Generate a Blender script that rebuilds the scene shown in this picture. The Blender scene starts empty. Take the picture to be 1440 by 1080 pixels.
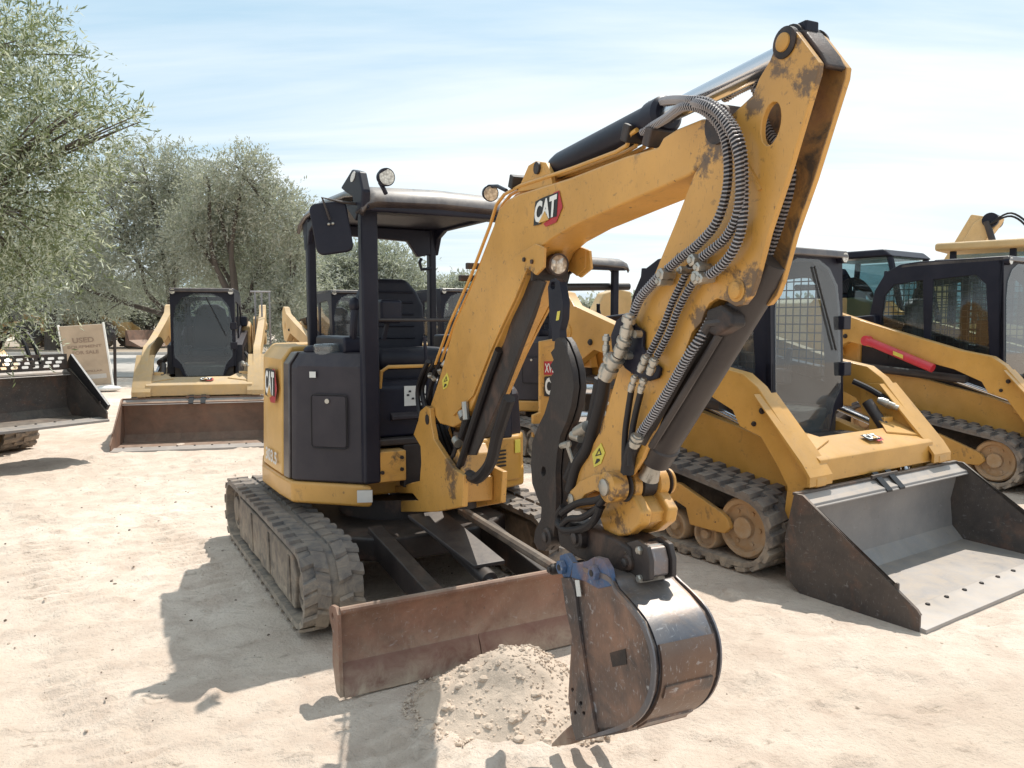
import bpy, bmesh, math, random
import numpy as np
from mathutils import Vector, Matrix, geometry
R = math.radians
scene = bpy.context.scene
COL = scene.collection

# ------------------------------------------------------------------ camera
EYE = Vector((0, 0, 1.6)); FPX = 1100.0; PITCH = math.atan(90 / 1100)
cd = bpy.data.cameras.new('camera'); cam = bpy.data.objects.new('camera', cd); COL.objects.link(cam)
cam.location = EYE; cam.rotation_euler = (math.pi / 2 - PITCH, 0, 0)
cd.sensor_width = 36; cd.lens = 36 * FPX / 1440; cd.clip_end = 3000; cd.clip_start = .05
scene.camera = cam

def ray(px, py):
    x = (px - 720) / FPX; y = (540 - py) / FPX
    return Vector((x, math.cos(PITCH) + y * math.sin(PITCH), -math.sin(PITCH) + y * math.cos(PITCH)))

class Frame:
    """a machine's own axes: X across, Y to its back, Z up"""
    def __init__(s, x, y, deg):
        s.deg = deg; s.M = Matrix.Translation((x, y, 0)) @ Matrix.Rotation(R(deg), 4, 'Z'); s.I = s.M.inverted()
    def w(s, x, y, z=0): return s.M @ Vector((x, y, z))
    def on(s, ax, px, py, v):
        """local point where the sight line through a measured spot meets the machine's plane X, Y or Z = v"""
        o = s.I @ EYE; d = s.I.to_3x3() @ ray(px, py); i = 'XYZ'.index(ax)
        return o + d * ((v - o[i]) / d[i])

# ------------------------------------------------------------------ node helpers
def newmat(name):
    m = bpy.data.materials.new(name); m.use_nodes = True
    nt = m.node_tree; b = nt.nodes['Principled BSDF']
    return m, nt, b
def N(nt, t, **kw):
    n = nt.nodes.new(t)
    for k, v in kw.items():
        if k.startswith('i_'): n.inputs[k[2:].replace('_', ' ')].default_value = v
        else: setattr(n, k, v)
    return n
def ramp(nt, src, a, b, ca=(0, 0, 0, 1), cb=(1, 1, 1, 1)):
    r = nt.nodes.new('ShaderNodeValToRGB'); r.color_ramp.elements[0].position = a; r.color_ramp.elements[1].position = b
    r.color_ramp.elements[0].color = ca; r.color_ramp.elements[1].color = cb
    nt.links.new(src, r.inputs[0]); return r
def mix(nt, fac, a, b, mode='MIX'):
    m = nt.nodes.new('ShaderNodeMix'); m.data_type = 'RGBA'; m.blend_type = mode
    for sock, v in ((m.inputs[0], fac), (m.inputs[6], a), (m.inputs[7], b)):
        if hasattr(v, 'is_linked'): nt.links.new(v, sock)
        elif isinstance(v, (int, float)): sock.default_value = v
        else: sock.default_value = (*v[:3], 1)
    return m.outputs[2]
def mul(nt, a, b, op='MULTIPLY'):
    m = nt.nodes.new('ShaderNodeMath'); m.operation = op
    for s, v in ((m.inputs[0], a), (m.inputs[1], b)):
        if hasattr(v, 'is_linked'): nt.links.new(v, s)
        else: s.default_value = v
    return m.outputs[0]
def noise(nt, co, scale, detail=6, rough=.6, dist=0):
    n = N(nt, 'ShaderNodeTexNoise'); n.inputs['Scale'].default_value = scale; n.inputs['Detail'].default_value = detail
    n.inputs['Roughness'].default_value = rough; n.inputs['Distortion'].default_value = dist
    nt.links.new(co, n.inputs['Vector']); return n.outputs['Fac']
def mapped(nt, co, sc):
    m = N(nt, 'ShaderNodeMapping'); m.inputs['Scale'].default_value = sc; nt.links.new(co, m.inputs['Vector']); return m.outputs[0]

DUSTC = (.46, .37, .28)
def surf(name, base, rough=.5, metal=0., dust=.5, grime=.25, grimec=(.035, .025, .018), var=.18, rust=0., rustc=(.17, .075, .035),
         scratch=0., coat=0., bump=.15, low=0., spots=(), spec=.5, scratchc=(.42, .42, .43)):
    m, nt, b = newmat(name); b.inputs['Specular IOR Level'].default_value = spec
    co = N(nt, 'ShaderNodeTexCoord').outputs['Object']
    n1 = noise(nt, co, 2.3, 5); n2 = noise(nt, co, 9, 8, .7, .6); n3 = noise(nt, co, 45, 6, .7)
    c = mix(nt, ramp(nt, n1, .3, .7).outputs[0], [x * (1 - var) for x in base], [min(1, x * (1 + var)) for x in base])
    if rust > 0:
        nr = noise(nt, co, 4.0, 9, .66, .6)
        c = mix(nt, ramp(nt, nr, .60 - rust * .35, .84 - rust * .3).outputs[0], c, mix(nt, n3, rustc, [x * 1.7 for x in rustc]))
    if scratch > 0:
        ns = noise(nt, mapped(nt, co, (6, 40, 7)), 5, 4, .6, .3)
        ns2 = noise(nt, mapped(nt, co, (50, 5, 9)), 4, 4, .6, .4)
        f = mul(nt, ramp(nt, mul(nt, ns, ns2, 'MAXIMUM'), .62, .72).outputs[0], scratch)
        c = mix(nt, f, c, scratchc)
    if grime > 0:
        c = mix(nt, mul(nt, ramp(nt, n2, .66 - grime * .2, .74 - grime * .1).outputs[0], min(1, grime * 2.2)), c, grimec)
        # small chips
        n4 = noise(nt, co, 26, 3, .5, .2)
        c = mix(nt, mul(nt, ramp(nt, n4, .71, .735).outputs[0], min(1, grime * 2.6)), c, grimec)
    for sx_, sy_, sz_, sr_ in spots:        # grease spread around the pins
        vd = N(nt, 'ShaderNodeVectorMath', operation='DISTANCE'); nt.links.new(co, vd.inputs[0]); vd.inputs[1].default_value = (sx_, sy_, sz_)
        f = mul(nt, mul(nt, vd.outputs['Value'], 1. / sr_), mul(nt, mul(nt, mix(nt, .45, n2, n3), 5.0), -2.6, 'ADD'), 'SUBTRACT')
        c = mix(nt, ramp(nt, f, .55, .95, (.85, .85, .85, 1), (0, 0, 0, 1)).outputs[0], c, mix(nt, n3, (.03, .018, .012), (.10, .055, .03)))
    if dust > 0:
        g = N(nt, 'ShaderNodeNewGeometry'); sx = N(nt, 'ShaderNodeSeparateXYZ'); nt.links.new(g.outputs['Normal'], sx.inputs[0])
        up = N(nt, 'ShaderNodeMapRange'); up.inputs[1].default_value = .15; up.inputs[2].default_value = 1.0
        nt.links.new(sx.outputs[2], up.inputs[0])
        film = mul(nt, ramp(nt, mix(nt, .5, n1, n2), .38, .68).outputs[0], .33 * dust)
        top = mul(nt, mul(nt, up.outputs[0], ramp(nt, n2, .25, .6).outputs[0]), dust)
        d = mul(nt, film, top, 'MAXIMUM')
        if low > 0:
            sp = N(nt, 'ShaderNodeSeparateXYZ'); nt.links.new(g.outputs['Position'], sp.inputs[0])
            lo = N(nt, 'ShaderNodeMapRange'); lo.inputs[1].default_value = low; lo.inputs[2].default_value = 0
            nt.links.new(sp.outputs[2], lo.inputs[0])
            d = mul(nt, d, mul(nt, lo.outputs[0], ramp(nt, n2, .3, .62).outputs[0]), 'MAXIMUM')
        c = mix(nt, d, c, DUSTC)
        rr = mul(nt, mul(nt, d, .45), rough, 'ADD')
        nt.links.new(mul(nt, rr, mul(nt, n3, .12), 'ADD'), b.inputs['Roughness'])
    else:
        nt.links.new(mul(nt, mul(nt, n3, .15), rough, 'ADD'), b.inputs['Roughness'])
    nt.links.new(c, b.inputs['Base Color'])
    b.inputs['Metallic'].default_value = metal
    if coat: b.inputs['Coat Weight'].default_value = coat; b.inputs['Coat Roughness'].default_value = .15
    bp = N(nt, 'ShaderNodeBump'); bp.inputs['Strength'].default_value = bump; bp.inputs['Distance'].default_value = .01
    nt.links.new(mix(nt, .5, n2, n3), bp.inputs['Height']); nt.links.new(bp.outputs[0], b.inputs['Normal'])
    return m

M = {}
M['yellow'] = surf('yellow_paint', (.55, .285, .055), .36, scratch=.3, scratchc=(.14, .08, .03), dust=.24, grime=.2, grimec=(.06, .035, .02), coat=.25, bump=.05)
M['yellow_worn'] = surf('worn_yellow_paint', (.54, .28, .06), .42, dust=.26, grime=.42, grimec=(.055, .035, .022), bump=.12, rust=.12)
M['yellow_dusty'] = surf('dusty_yellow_paint', (.64, .42, .18), .5, dust=.8, grime=.12, grimec=(.1, .06, .03), bump=.06, low=1.1)
M['yellow_clean'] = surf('clean_yellow_paint', (.62, .35, .085), .34, dust=.35, grime=.05, coat=.2, bump=.03)
M['black'] = surf('black_paint', (.008, .009, .020), .38, dust=.05, grime=0, bump=.03, spec=.28)
M['panel'] = surf('charcoal_panel', (.026, .022, .030), .42, dust=.09, spec=.35, grime=0, bump=.06)
M['roof'] = surf('dusty_black_roof', (.035, .028, .034), .28, dust=.6, grime=0, bump=.03, coat=.5)
M['greasy'] = surf('greasy_black_steel', (.018, .014, .015), .45, dust=.12, spec=.4, grime=.1, rust=.2, rustc=(.09, .05, .035), bump=.3)
M['steel'] = surf('dark_steel', (.033, .027, .028), .38, metal=.2, dust=.16, grime=.1, bump=.12)
M['chrome'] = surf('chrome_rod', (.62, .63, .66), .12, metal=1, dust=.06, grime=0, bump=.01, var=.03)
M['zinc'] = surf('zinc_fitting', (.42, .40, .36), .35, metal=.8, dust=.15, grime=.4, bump=.1)
M['rusty'] = surf('rusty_blade_steel', (.15, .075, .05), .55, metal=.15, dust=.6, grime=.2, grimec=(.05, .035, .035), rust=.55, rustc=(.19, .095, .065), scratch=.35, bump=.15, low=.25)
M['wear'] = surf('worn_brown_shell', (.15, .10, .08), .34, metal=.45, dust=.4, grime=.15, rust=.5, rustc=(.13, .075, .05), scratch=.7, bump=.25)
M['grimy'] = surf('grimy_inner_paint', (.34, .18, .05), .55, dust=.3, grime=.95, rust=.3, bump=.3)
M['edge_rust'] = surf('rusty_cutting_edge', (.16, .065, .045), .6, metal=.1, dust=.45, grime=.1, rust=.3, rustc=(.14, .06, .05), bump=.25, low=.15)
M['bucket'] = surf('worn_bucket_steel', (.065, .055, .056), .36, metal=.3, dust=.3, grime=.05, rust=.62, rustc=(.20, .115, .08), scratch=.8, bump=.2)
M['bucket_in'] = surf('bucket_shell_steel', (.15, .155, .18), .30, metal=.65, dust=.4, grime=.1, rust=.42, rustc=(.20, .13, .09), scratch=.7, bump=.15)
M['blue'] = surf('worn_blue_paint', (.035, .09, .20), .5, dust=.35, grime=.55, bump=.2, rust=.3, scratch=.4)
M['bk_out'] = surf('bucket_side_steel', (.055, .046, .044), .5, metal=.1, dust=.35, grime=.1, rust=.2, rustc=(.12, .06, .04), scratch=.3, bump=.12)
M['bk_in'] = surf('bucket_floor_steel', (.24, .23, .23), .42, metal=.3, dust=.5, grime=.1, scratch=.3, bump=.08)
M['bk_brown'] = surf('brown_bucket_steel', (.15, .09, .065), .5, metal=.15, dust=.4, grime=.15, rust=.6, rustc=(.17, .09, .06), bump=.1)
M['bk_edge'] = surf('bare_cutting_edge', (.34, .32, .31), .40, metal=.35, dust=.4, grime=.05, bump=.1)
M['rubber'] = surf('dusty_track_rubber', (.06, .06, .068), .6, dust=.5, grime=0, bump=.3, low=.75)
M['rubber_side'] = surf('track_rubber', (.035, .035, .037), .7, dust=.6, grime=0, bump=.3, low=.4)
M['frame_blk'] = surf('undercarriage_steel', (.03, .025, .024), .6, dust=.5, grime=0, bump=.15, low=.5)
M['mudsteel'] = surf('muddy_frame_steel', (.08, .066, .058), .6, dust=.4, grime=.1, rust=.15, bump=.15, low=.6)
M['roller'] = surf('dusty_roller_paint', (.42, .24, .10), .6, dust=.6, grime=.2, bump=.1, low=.6)
M['hose'] = surf('rubber_hose', (.010, .009, .012), .42, dust=.06, spec=.35, grime=0, bump=.05)
M['guard'] = surf('spiral_hose_guard', (.34, .32, .33), .35, metal=.1, dust=.15, grime=.1, bump=.02)
M['seat'] = surf('navy_vinyl_seat', (.008, .009, .018), .45, dust=.06, spec=.3, grime=0, bump=.1)
M['white'] = surf('white_plastic', (.75, .75, .72), .4, dust=.15, grime=.05, bump=.0)
M['label'] = surf('sticker_grey', (.62, .62, .6), .4, dust=.2, grime=.1, bump=.0)
M['lab_y'] = surf('warning_yellow', (.66, .56, .08), .4, dust=.2, grime=.05, bump=.0)
M['lab_k'] = surf('decal_black', (.012, .012, .014), .4, dust=0, grime=0, bump=0)
M['lab_r'] = surf('decal_red', (.42, .02, .03), .4, dust=.1, grime=0, bump=0)
M['red'] = surf('red_paint', (.55, .02, .04), .35, dust=.25, grime=.05, bump=.03)
M['hood_red'] = M['red']
M['slate'] = surf('sign_face', (.42, .33, .24), .7, dust=.4, grime=.03, bump=.02)
M['sign_txt'] = surf('faded_sign_letters', (.26, .19, .14), .7, dust=.3, grime=0, bump=0)
M['concrete'] = surf('concrete_base', (.5, .48, .45), .8, dust=.5, grime=.1, bump=.2)
M['bark'] = surf('olive_bark', (.085, .07, .06), .9, dust=.2, grime=.2, bump=.8)

def lens_mat():
    m, nt, b = newmat('lamp_lens'); co = N(nt, 'ShaderNodeTexCoord').outputs['Object']
    v = N(nt, 'ShaderNodeTexVoronoi'); v.inputs['Scale'].default_value = 75; nt.links.new(co, v.inputs['Vector'])
    nt.links.new(mix(nt, v.outputs['Distance'], (.85, .80, .70), (.25, .21, .17)), b.inputs['Base Color'])
    b.inputs['Roughness'].default_value = .12; b.inputs['Coat Weight'].default_value = 1; b.inputs['Metallic'].default_value = .3
    return m
M['lens'] = lens_mat()
def glass(name, tint, alpha, rough=.04, dirt=.25, refl=1.1):
    m, nt, b = newmat(name); co = N(nt, 'ShaderNodeTexCoord').outputs['Object']
    n = noise(nt, co, 4, 6, .6, .5)
    out = nt.nodes['Material Output']
    tr = N(nt, 'ShaderNodeBsdfTransparent'); tr.inputs[0].default_value = (*tint, 1)
    gl = N(nt, 'ShaderNodeBsdfGlossy'); gl.inputs['Roughness'].default_value = rough; gl.inputs[0].default_value = (1, 1, 1, 1)
    df = N(nt, 'ShaderNodeBsdfDiffuse'); df.inputs[0].default_value = (.42, .42, .42, 1)
    ge = N(nt, 'ShaderNodeNewGeometry'); dp = N(nt, 'ShaderNodeVectorMath', operation='DOT_PRODUCT'); nt.links.new(ge.outputs['Incoming'], dp.inputs[0]); nt.links.new(ge.outputs['Normal'], dp.inputs[1])
    cs = N(nt, 'ShaderNodeMath', operation='ABSOLUTE'); nt.links.new(dp.outputs['Value'], cs.inputs[0])
    fr = N(nt, 'ShaderNodeMath', operation='MULTIPLY_ADD'); nt.links.new(mul(nt, mul(nt, 1., cs.outputs[0], 'SUBTRACT'), 4., 'POWER'), fr.inputs[0]); fr.inputs[1].default_value = .85; fr.inputs[2].default_value = .055
    a = N(nt, 'ShaderNodeMixShader'); nt.links.new(mul(nt, fr.outputs[0], refl), a.inputs[0]); nt.links.new(tr.outputs[0], a.inputs[1]); nt.links.new(gl.outputs[0], a.inputs[2])
    c = N(nt, 'ShaderNodeMixShader'); nt.links.new(mul(nt, mul(nt, ramp(nt, n, .2, .8).outputs[0], dirt), alpha, 'ADD'), c.inputs[0]); nt.links.new(a.outputs[0], c.inputs[1]); nt.links.new(df.outputs[0], c.inputs[2])
    nt.links.new(c.outputs[0], out.inputs[0]); return m
M['glass'] = glass('cab_glass', (.50, .62, .64), .0, dirt=.04)
M['glass_dusty'] = glass('dusty_cab_glass', (.62, .72, .76), .04, dirt=.16)
M['cup'] = glass('clear_plastic', (.75, .85, .85), .12, dirt=.25)

# ------------------------------------------------------------------ mesh builder
class MB:
    def __init__(s, F=None):
        s.b = bmesh.new(); s.F = F.M if F else Matrix()
    def v(s, p): return s.b.verts.new(s.F @ Vector(p))
    def face(s, vs):
        try: return s.b.faces.new(vs)
        except ValueError: return None
    def box(s, x0, x1, y0, y1, z0, z1, T=None):
        T = T or Matrix()
        vs = [s.v(T @ Vector((x, y, z))) for z in (z0, z1) for x, y in ((x0, y0), (x1, y0), (x1, y1), (x0, y1))]
        for f in ((3, 2, 1, 0), (4, 5, 6, 7), (0, 1, 5, 4), (1, 2, 6, 5), (2, 3, 7, 6), (3, 0, 4, 7)): s.face([vs[i] for i in f])
        return s
    def slab(s, pts, vec, holes=()):
        """flat outline (with holes) given thickness vec"""
        vec = Vector(vec)
        loops = [[Vector(p) for p in pts]] + [[Vector(p) for p in h] for h in holes]
        tris = geometry.tessellate_polygon(loops) if holes else None
        flat = [p for l in loops for p in l]
        A = [s.v(p) for p in flat]; B = [s.v(p + vec) for p in flat]
        if holes:
            for t in tris: s.face([A[i] for i in t]); s.face([B[i] for i in reversed(t)])
        else: s.face(A); s.face(B[::-1])
        o = 0
        for l in loops:
            n = len(l)
            for i in range(n):
                a, c = o + i, o + (i + 1) % n
                s.face([A[a], A[c], B[c], B[a]])
            o += n
        return s
    def profile(s, yz, x0, x1, holes=()):
        return s.slab([(x0, y, z) for y, z in yz], (x1 - x0, 0, 0), [[(x0, y, z) for y, z in h] for h in holes])
    def plan(s, xy, z0, z1):
        return s.slab([(x, y, z0) for x, y in xy], (0, 0, z1 - z0))
    def ring(s, c, u, w, r, n):
        return [s.v(c + u * (r * math.cos(2 * math.pi * i / n)) + w * (r * math.sin(2 * math.pi * i / n))) for i in range(n)]
    def cyl(s, p0, p1, r, r2=None, n=20, steps=None):
        p0 = Vector(p0); p1 = Vector(p1); r2 = r if r2 is None else r2
        return s.rev(p0, p1, steps or [(0, r), ((p1 - p0).length, r2)], n)
    def rev(s, p0, p1, prof, n=20):
        p0 = Vector(p0); p1 = Vector(p1); d = (p1 - p0); a = d.normalized()
        u = a.orthogonal().normalized(); w = a.cross(u); prev = None
        for t, r in prof:
            rg = s.ring(p0 + a * t, u, w, max(r, 1e-4), n)
            if prev:
                for i in range(n): s.face([prev[i], prev[(i + 1) % n], rg[(i + 1) % n], rg[i]])
            else: s.face(rg[::-1])
            prev = rg
        s.face(prev); return s
    def tube(s, path, r, n=10, smooth=0, rf=None):
        P = [Vector(p) for p in path]
        if smooth: P = spline(P, smooth)
        k = len(P); t0 = (P[1] - P[0]).normalized(); u = t0.orthogonal().normalized(); prev = None
        for i, p in enumerate(P):
            t = (P[min(i + 1, k - 1)] - P[max(i - 1, 0)]).normalized()
            u = (u - t * u.dot(t)).normalized(); w = t.cross(u)
            rg = s.ring(p, u, w, rf(i / (k - 1)) if rf else r, n)
            if prev:
                for j in range(n): s.face([prev[j], prev[(j + 1) % n], rg[(j + 1) % n], rg[j]])
            else: s.face(rg[::-1])
            prev = rg
        s.face(prev); return s
    def sphere(s, c, r, sc=(1, 1, 1), sub=2):
        T = s.F @ Matrix.Translation(Vector(c)) @ Matrix.Diagonal((*[r * q for q in sc], 1))
        bmesh.ops.create_icosphere(s.b, subdivisions=sub, radius=1, matrix=T); return s
    def loft(s, rings):
        R_ = [[s.v(p) for p in r] for r in rings]; n = len(R_[0])
        for a, c in zip(R_, R_[1:]):
            for i in range(n): s.face([a[i], a[(i + 1) % n], c[(i + 1) % n], c[i]])
        s.face(R_[0][::-1]); s.face(R_[-1]); return s
    def pane(s, pts):
        s.face([s.v(p) for p in pts]); return s
    def sheet(s, rows):
        V = [[s.v(p) for p in r] for r in rows]
        for a, c in zip(V, V[1:]):
            for i in range(len(a) - 1): s.face([a[i], a[i + 1], c[i + 1], c[i]])
        return s
    def build(s, name, mat, parent=None, root=None, bevel=0, smooth=True, ang=35, seg=2, label=None):
        bmesh.ops.recalc_face_normals(s.b, faces=s.b.faces[:])
        top = parent
        while top is not None and top.parent is not None: top = top.parent
        if top is not None: s.b.transform(ROOTM[top.name].inverted())
        me = bpy.data.meshes.new(name); s.b.to_mesh(me); s.b.free()
        me.materials.append(M[mat] if isinstance(mat, str) else mat)
        o = bpy.data.objects.new(name, me); COL.objects.link(o)
        if parent is not None: o.parent = parent
        if smooth:
            me.shade_smooth()
            me.set_sharp_from_angle(angle=R(ang))
        if bevel:
            b = o.modifiers.new('bevel', 'BEVEL'); b.width = bevel; b.segments = seg; b.limit_method = 'ANGLE'; b.angle_limit = R(38); b.harden_normals = True
        if label: o['label'] = label
        return o
ROOTM = {}
def spline(P, k):
    out = []
    for i in range(len(P) - 1):
        p0 = P[max(i - 1, 0)]; p1 = P[i]; p2 = P[i + 1]; p3 = P[min(i + 2, len(P) - 1)]
        for j in range(k):
            t = j / k
            out.append(.5 * ((2 * p1) + (p2 - p0) * t + (2 * p0 - 5 * p1 + 4 * p2 - p3) * t * t + (3 * p1 - p0 - 3 * p2 + p3) * t ** 3))
    out.append(P[-1]); return out
def resample(P, step):
    out = [P[0]]; acc = 0
    for a, b in zip(P, P[1:]):
        L = (b - a).length
        while acc + L >= step:
            t = (step - acc) / L; a = a.lerp(b, t); out.append(a.copy()); L = (b - a).length; acc = 0
        acc += L
    return out
def tag(o, label=None, cat=None, group=None, kind=None):
    for k, v in (('label', label), ('category', cat), ('group', group), ('kind', kind)):
        if v: o[k] = v
    return o
def thing(name, label, cat, F, group=None, kind=None):
    o = bpy.data.objects.new(name, None); COL.objects.link(o); o.empty_display_size = .2
    o.matrix_world = F.M; ROOTM[o.name] = F.M.copy()
    return tag(o, label, cat, group, kind)
def rrect(x0, x1, z0, z1, r, n=5):
    out = []
    for cx, cz, a in ((x1 - r, z1 - r, 0), (x0 + r, z1 - r, 90), (x0 + r, z0 + r, 180), (x1 - r, z0 + r, 270)):
        for i in range(n + 1):
            t = R(a + 90 * i / n); out.append((cx + r * math.cos(t), cz + r * math.sin(t)))
    return out
def circ(cx, cy, r, n=16, ry=None, rot=0):
    ry = ry or r; c, s_ = math.cos(rot), math.sin(rot)
    return [(cx + r * math.cos(2 * math.pi * i / n) * c - ry * math.sin(2 * math.pi * i / n) * s_, cy + r * math.cos(2 * math.pi * i / n) * s_ + ry * math.sin(2 * math.pi * i / n) * c) for i in range(n)]

# lettering: outline font turned into mesh, mapped on the parallelogram p0, p1 (along), p2 (up)
def text_faces(txt, bold=.02):
    cu = bpy.data.curves.new('t', 'FONT'); cu.body = txt; cu.offset = bold; cu.resolution_u = 3
    o = bpy.data.objects.new('t', cu); COL.objects.link(o)
    dg = bpy.context.evaluated_depsgraph_get(); me = o.evaluated_get(dg).to_mesh()
    vs = [v.co.copy() for v in me.vertices]; fs = [list(p.vertices) for p in me.polygons]
    x0 = min(v.x for v in vs); x1 = max(v.x for v in vs); y0 = min(v.y for v in vs); y1 = max(v.y for v in vs)
    o.to_mesh_clear(); bpy.data.objects.remove(o); bpy.data.curves.remove(cu)
    return [((v.x - x0) / (x1 - x0), (v.y - y0) / (y1 - y0)) for v in vs], fs
def flatpoly(F, pts, p0, p1, p2, lift, name, mat, parent):
    p0, p1, p2 = Vector(p0), Vector(p1), Vector(p2); a = p1 - p0; b = p2 - p0; n = a.cross(b).normalized() * lift
    mb = MB(F); vs = [mb.v(p0 + a * u + b * w + n) for u, w in pts]; mb.face(vs)
    return mb.build(name, mat, parent, smooth=False)
def lettering(F, txt, p0, p1, p2, lift, mat, parent, name='lettering', bold=.02):
    p0, p1, p2 = Vector(p0), Vector(p1), Vector(p2); a = p1 - p0; b = p2 - p0; n = a.cross(b).normalized() * lift
    vs, fs = text_faces(txt, bold); mb = MB(F); V = [mb.v(p0 + a * u + b * w + n) for u, w in vs]
    for f in fs: mb.face([V[i] for i in f])
    return mb.build(name, mat, parent, smooth=False)
def cat_logo(F, p0, p1, p2, parent, lift=.002, hexa=True):
    """white letters on a black plate, yellow wedge, red hexagon behind"""
    p0, p1, p2 = Vector(p0), Vector(p1), Vector(p2)
    par = parent
    d = flatpoly(F, [(-.04, -.08), (.30, -.12), (.40, .02), (1.03, -.02), (1.03, 1.06), (.3, 1.10), (-.02, 1.06)], p0, p1, p2, lift * 1.5, 'decal', 'lab_k', par)
    if hexa: flatpoly(F, [(.42, -.14), (.55, -.32), (1.02, -.28), (1.25, .32), (1.04, 1.12), (.8, 1.12), (.8, .0)], p0, p1, p2, lift, 'decal_emblem', 'lab_r', d)
    lettering(F, 'CAT', p0, p1, p2, lift * 2.2, 'white', d, bold=.045)
    flatpoly(F, [(.24, -.06), (.72, -.06), (.5, .42)], p0, p1, p2, lift * 3, 'decal_wedge', 'yellow_clean', d)
    return d
# ------------------------------------------------------------------ crawler tracks
def hull_loop(circles, step):
    pts = []
    for y, z, r in circles:
        for i in range(48): pts.append((y + r * math.cos(i * math.pi / 24), z + r * math.sin(i * math.pi / 24)))
    pts = sorted(set(pts))
    def half(P):
        h = []
        for p in P:
            while len(h) > 1 and (h[-1][0] - h[-2][0]) * (p[1] - h[-2][1]) - (h[-1][1] - h[-2][1]) * (p[0] - h[-2][0]) <= 0: h.pop()
            h.append(p)
        return h
    a = half(pts); b = half(pts[::-1]); H = [Vector((0, y, z)) for y, z in a[:-1] + b[:-1]]; H.append(H[0])
    L = sum((q - p).length for p, q in zip(H, H[1:])); n = int(L / step)
    return resample(H, L / n)[:n]
def belt(F, parent, x0, x1, circles, step, style, thick=.03, lug=.028):
    P = hull_loop(circles, step); n = len(P)
    mb = MB(F); rnd = random.Random(3)
    nrm = []
    for i in range(n):
        t = (P[(i + 1) % n] - P[i - 1]).normalized(); nrm.append(Vector((0, t.z, -t.y)))
    rows = []
    for i in range(n + 1):
        p = P[i % n]; q = nrm[i % n]
        rows.append([(x0, *(p - q * lug)[1:]), (x1, *(p - q * lug)[1:]), (x1, *(p - q * (lug + thick))[1:]), (x0, *(p - q * (lug + thick))[1:]), (x0, *(p - q * lug)[1:])])
    mb.sheet(rows)
    W = x1 - x0
    def lugpiece(i, xa, xb, wa, wb, h, sh=0.):
        p = P[i % n]; q = nrm[i % n]; t = Vector((0, -q.z, q.y)); b = p - q * lug
        prof = [(-wa, 0), (-wb, h), (wb, h), (wa, 0)]
        A = [mb.v(Vector((xa, 0, 0)) + b + t * (s_ + sh) + q * hh) for s_, hh in prof]; B = [mb.v(Vector((xb, 0, 0)) + b + t * (s_ - sh) + q * hh) for s_, hh in prof]
        mb.face(A); mb.face(B[::-1])
        for j in range(4): mb.face([A[j], A[(j + 1) % 4], B[(j + 1) % 4], B[j]])
    for i in range(n):
        if style == 'block':          # short offset rubber blocks in two rows
            m_ = (x0 + x1) / 2
            if i % 2 == 0:
                lugpiece(i, x0 - .006, x0 + W * .2, step * .52, step * .34, lug, .01); lugpiece(i, x0 + W * .2, m_ - .022, step * .95, step * .75, lug * .95, -.012)
            else:
                lugpiece(i, m_ + .022, x1 - W * .2, step * .95, step * .75, lug * .95, .012); lugpiece(i, x1 - W * .2, x1 + .006, step * .52, step * .34, lug, -.01)
        else:                          # staggered bars
            m_ = (x0 + x1) / 2
            if i % 2 == 0:
                lugpiece(i, x0 - .006, m_ - .03, step * .72, step * .5, lug, .012); lugpiece(i, m_ + .03, x1 + .006, step * .72, step * .5, lug, .012)
            else:
                lugpiece(i, m_ - .075, m_ + .075, step * .55, step * .38, lug, 0)
    return mb.build('rubber_track', 'rubber', parent, ang=30)
def wheel_disc(F, parent, name, x0, x1, y, z, r, mat='roller', hub=.4, bolts=0):
    mb = MB(F); s_ = 1 if x1 > x0 else -1; w = abs(x1 - x0)
    prof = [(0, r * .9), (.015, r), (w - .02, r), (w, r * .93), (w, r * .78), (w - .03, r * .74), (w - .03, r * hub), (w + .005, r * hub), (w + .01, r * hub * .9)]
    mb.rev((x0, y, z), (x0 + s_, y, z), prof, 28)
    for i in range(bolts):
        a = 2 * math.pi * i / bolts; c = (x1 - s_ * .03, y + r * .57 * math.cos(a), z + r * .57 * math.sin(a)); mb.cyl(c, (c[0] + s_ * .012, c[1], c[2]), r * .07, n=6)
    return mb.build(name, mat, parent, ang=30)

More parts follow.
